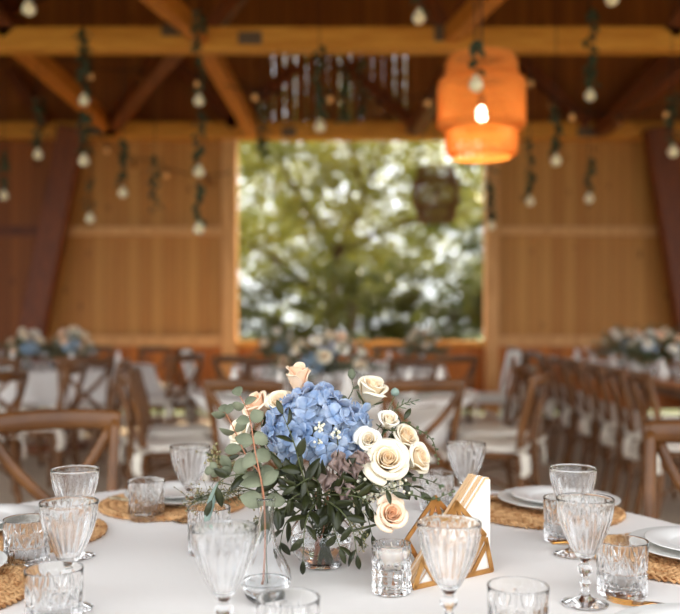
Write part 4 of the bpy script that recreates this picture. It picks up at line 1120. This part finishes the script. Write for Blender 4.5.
def ring(C, r, a0, a1, k, z, where, seed, gr='glasses on the far tables'):
    rnd = random.Random(seed)
    for i in range(k):
        a = math.radians(a0+(a1-a0)*i/max(1, k-1))
        x, y = C[0]+r*math.cos(a), C[1]+r*math.sin(a)
        place(gobf, (x, y, z), a, 'wine glass %s, %s from the left' % (where, ordinal[i]), 'wine glass', gr)
        x, y = C[0]+(r-.02)*math.cos(a+.16), C[1]+(r-.02)*math.sin(a+.16)
        place(tumf, (x, y, z), a, 'tumbler %s, %s from the left' % (where, ordinal[i]), 'tumbler', gr)
        x, y = C[0]+(r+.08)*math.cos(a+.38), C[1]+(r+.08)*math.sin(a+.38)
        place(chg0, (x, y, z), 0, 'charger plate %s, %s from the left' % (where, ordinal[i]), 'plate', 'plates on the far tables')
        place(napf, (x, y, z+.0105), a, 'folded white napkin standing %s, %s from the left' % (where, ordinal[i]), 'napkin', 'napkins on the far tables')
ring(C2, .58, 190, 320, 5, TZ+.0003, 'at the front of the middle table', 1)
ring(C3, .58, 190, 320, 4, TZ+.0003, 'at the front of the farthest middle table', 2)
ring(C4, .58, 190, 320, 4, TZ+.0003, 'at the front of the left round table', 3)
for i in range(7):
    y = 5.2+.6*i
    place(gobf, (2.42, y, TZ+.001), 0, 'wine glass on the aisle side of the right long table, %s from the camera' % ordinal[i], 'wine glass', 'glasses on the right long table')
    place(gobf, (3.05, y, TZ+.001), 0, 'wine glass on the wall side of the right long table, %s from the camera' % ordinal[i], 'wine glass', 'glasses on the right long table')
    place(napf, (2.38, y+.25, TZ+.001), 0, 'folded white napkin on the aisle side of the right long table, %s from the camera' % ordinal[i], 'napkin', 'napkins on the right long table')

# ---------------------------------------------------------------- lanterns
def lantern(name, loc, mt, lit, lab, s=1.0, top=3.3, wire=.0068):
    root = empty(name, loc, 0, lab, 'lantern', 'woven pendant lanterns')
    prof_tiers = [[(.185,.575),(.205,.54),(.205,.42)], [(.205,.46),(.245,.435),(.25,.40),(.25,.21),(.245,.17),(.20,.145)], [(.205,.17),(.205,.06),(.20,.02),(.17,.0)]]
    for tier, nm2 in zip(prof_tiers, ('upper_tier', 'middle_tier', 'lower_tier')):
        # resample profile
        seg = []
        for i in range(len(tier)-1):
            (r0,z0),(r1,z1) = tier[i], tier[i+1]; L = math.hypot(r1-r0, z1-z0); k = max(1, round(L/.016))
            for j in range(k): seg.append((r0+(r1-r0)*j/k, z0+(z1-z0)*j/k))
        seg.append(tier[-1])
        m = MB(); n = 90; v = []; fs = []
        for i, (r, z) in enumerate(seg):
            for k in range(n):
                a = 2*PI*(k+.5*(i % 2))/n; v.append((r*math.cos(a), r*math.sin(a), z))
        for i in range(len(seg)-1):
            for k in range(n):
                k1 = (k+1) % n; a, b, c, d = i*n+k, i*n+k1, (i+1)*n+k1, (i+1)*n+k
                if i % 2: fs += [(a,c,d),(a,b,c)]
                else: fs += [(a,b,d),(b,c,d)]
        m.add(v, fs); o = m.build(nm2, mt, root)
        w = o.modifiers.new('weave', 'WIREFRAME'); w.thickness = wire; w.use_replace = True; w.use_even_offset = False
    m = MB()
    for (r, z) in ((.185,.575),(.205,.43),(.25,.40),(.25,.19),(.205,.155),(.17,.0)):
        m.tube([(r*math.cos(2*PI*k/48), r*math.sin(2*PI*k/48), z) for k in range(48)], .006, 6, closed=True)
    for k in range(3):
        a = k*2*PI/3; m.tube([(.185*math.cos(a), .185*math.sin(a), .575), (0,0,.60)], .004, 5)
    m.build('hoop_frame', mt, root)
    m = MB(); m.tube([(0,0,.35),(0,0,top-loc[2])], .005, 6); m.build('cord', CORD, root)
    m = MB(); m.lathe([(.0005,.29),(.02,.29),(.022,.35),(.012,.36),(.0005,.362)], 12); sk = m.build('socket', CORD, root)
    m = MB(); m.lathe([(.0005,.205),(.014,.208),(.027,.222),(.032,.242),(.027,.265),(.014,.29),(.0005,.292)], 20); m.build('bulb', BULB if lit else GLOBE, sk)
    if lit:
        l = bpy.data.lights.new('lantern_light', 'POINT'); l.energy = 13; l.color = (1,.84,.52); l.shadow_soft_size = .05
        lo = bpy.data.objects.new('lantern_light', l); COL.objects.link(lo); lo.parent = root; lo.location = (0,0,.13)
    return root
YL = 5.2
pl = P(481.5, 157, YL); lantern('woven_lantern', pl, WICKO, True, 'glowing orange woven bamboo lantern with three tiers hanging at upper right', top=4.6)
pl = P(436, 222, 9.6); lantern('woven_lantern', pl, WICKB, False, 'unlit brown woven lantern hanging in front of the trees', top=4.3, wire=.0045)

# ---------------------------------------------------------------- hanging garlands with globes
def garland(px, ytop, balls, Y, lab, seed, bare=0, ball_r=.042, leaves=True):
    """cord from above, leaves along it, a frosted globe at each y in balls"""
    rnd = random.Random(seed); yb = max(balls) if balls else ytop+60
    ztop = P(px, 0, Y).z; top = P(px, ytop, Y); bot = P(px, yb, Y)
    roofz = max(top.z+.02, 3.5 if Y < 10.5 else 3.6)
    x = top.x; f = abs(x-.25)/(6.2); roof = RZ+(EZ-RZ)*f-.02
    root = empty('hanging_garland', (x, Y, roof), 0, lab, 'garland', 'leafy garlands with white globes hanging from the roof')
    m = MB(); pts = [(0,0,0), (0,0,(top.z-roof)*.5)]
    nseg = 12
    for i in range(nseg+1):
        z = top.z+(bot.z-top.z)*i/nseg-roof; pts.append((rnd.uniform(-.012,.012), 0, z))
    m.tube(pts, .0035, 5); m.build('cord', CORD, root)
    if leaves:
        m = MB(); z = top.z
        while z > bot.z+.05:
            if all(abs(z-P(px, b, Y).z) > .07 for b in balls):
                for k in range(rnd.choice((1,2,3))):
                    a = rnd.uniform(0, 2*PI)
                    add_leaf(m, (0,0,z-roof), (math.cos(a), math.sin(a), -.5+rnd.uniform(-.4,.6)), (0,0,1), rnd.uniform(.065,.11), .052, .6, n=5)
            z -= .022+.07*abs(noise.noise(Vector((z*6, seed*3.1, 0))))
        m.build('leaves', LGARL, root)
    for b in balls:
        z = P(px, b, Y).z-roof; r = ball_r*rnd.uniform(.9,1.1)
        m = MB(); m.lathe([(.0003,-r)]+[(r*math.cos(t), r*math.sin(t)) for t in [(-80+20*i)*PI/180 for i in range(9)]]+[(.018,r*1.02),(.016,r*1.35),(.0003,r*1.4)], 20, (0,0,z), mod=lambda a,i,rr,zz: (rr*(1+.03*math.sin(a*5+i)), zz)); m.build('globe', GLOBE, root)
GL = [
 (84, 28, (101,161), 6.8, 'leafy garland with two white globes hanging before the beam at left'),
 (199, 10, (101,172,229), 6.8, 'longest leafy garland with three white globes, left of the opening'),
 (38, 98, (155,), 7.8, 'leafy garland with one white globe left of the two-globe garland'),
 (4, 150, (196,), 8.2, 'leafy garland with one globe at the extreme left edge'),
 (123, 138, (193,), 7.8, 'short leafy garland between the two-globe and three-globe garlands'),
 (90, 178, (219,), 8.4, 'short leafy garland hanging lowest below the two-globe garland'),
 (320, 45, (127,), 6.9, 'leafy garland with a globe hanging in front of the slatted gable, at its middle'),
 (476, 40, (85,), 4.7, 'short leafy garland with a globe in front of the orange lantern'),
 (590, 8, (96,), 6.6, 'leafy garland hanging over the beam right of the orange lantern'),
 (556, 104, (161,), 6.9, 'leafy garland with a globe between the orange lantern and the next long garland'),
 (530, 138, (202,), 8.2, 'leafy garland with a globe just right of the orange lantern bottom'),
 (491, 165, (226,), 8.6, 'leafy garland with a globe on the right post of the opening'),
 (589, 158, (199,), 8.2, 'short leafy garland with a globe low on the right wall'),
 (673, 90, (152,), 6.9, 'leafy garland with a globe at the right edge of the photo'),
]
for i, (px, yt, bs, Y, lab) in enumerate(GL): garland(px, yt, bs, Y, lab, i+1)
garland(29, -8, (9,), 5.4, 'large white globe cut by the top left corner', 31, leaves=False)
garland(419, -30, (18,), 5.4, 'white globe with leaves at the top, left of the orange lantern', 32)
garland(612, -30, (-1,), 5.4, 'white globe just peeking in at the top right', 33, leaves=False)
for i, (px, y0, y1, lab) in enumerate(((345, 65, 150, 'bare leafy strand in front of the slatted gable, right of the middle globe'), (362, 60, 140, 'thin leafy strand beside the bare strand on the slatted gable'), (262, 100, 185, 'thin leafy strand at the upper left of the opening'), (155, 155, 190, 'thin leafy strand on the left wall beside the three-globe garland'))):
    garland(px, y0, (), 8.0, lab, 60+i)
# string lights
def string_light(pts, lab, nb, seed):
    a = P(*pts[0]); root = empty('string_lights', a, 0, lab, 'string lights', 'string lights')
    q = []
    for i in range(len(pts)-1):
        p0, p1 = P(*pts[i])-a, P(*pts[i+1])-a
        sag = .10*(p1-p0).length
        for k in range(10):
            t = k/10; q.append(p0.lerp(p1, t)-Vector((0,0,4*sag*t*(1-t))))
    q.append(P(*pts[-1])-a)
    m = MB(); m.tube(q, .006, 5); m.build('cable', CORD, root)
    for j in range(nb):
        i = int((j+.5)/nb*(len(q)-1)); p = q[i]
        m = MB(); m.lathe([(.0003,-.02),(.016,-.02),(.018,-.06),(.0003,-.062)], 10, p); m.build('socket', CORD, root)
        m = MB(); m.lathe([(.0003,-.13),(.018,-.122),(.03,-.10),(.026,-.08),(.014,-.062),(.0003,-.061)], 12, p); m.build('bulb', FAIRY if j % 2 == 0 else SMOKE, root)
string_light([(-30,20,8.5),(70,60,8.5),(172,60,8.5),(300,90,8.5)], 'string of small bulbs under the roof at the left', 6, 1)
string_light([(96,134,10.86),(150,160,10.86),(232,172,10.92)], 'sagging dark cable with small bulbs on the left wall', 4, 2)
string_light([(236,80,9),(330,90,9),(452,85,9)], 'dark cable with small bulbs in front of the slatted gable', 5, 3)
string_light([(520,60,9),(572,108,9),(690,96,9)], 'string of small bulbs right of the orange lantern', 5, 4)
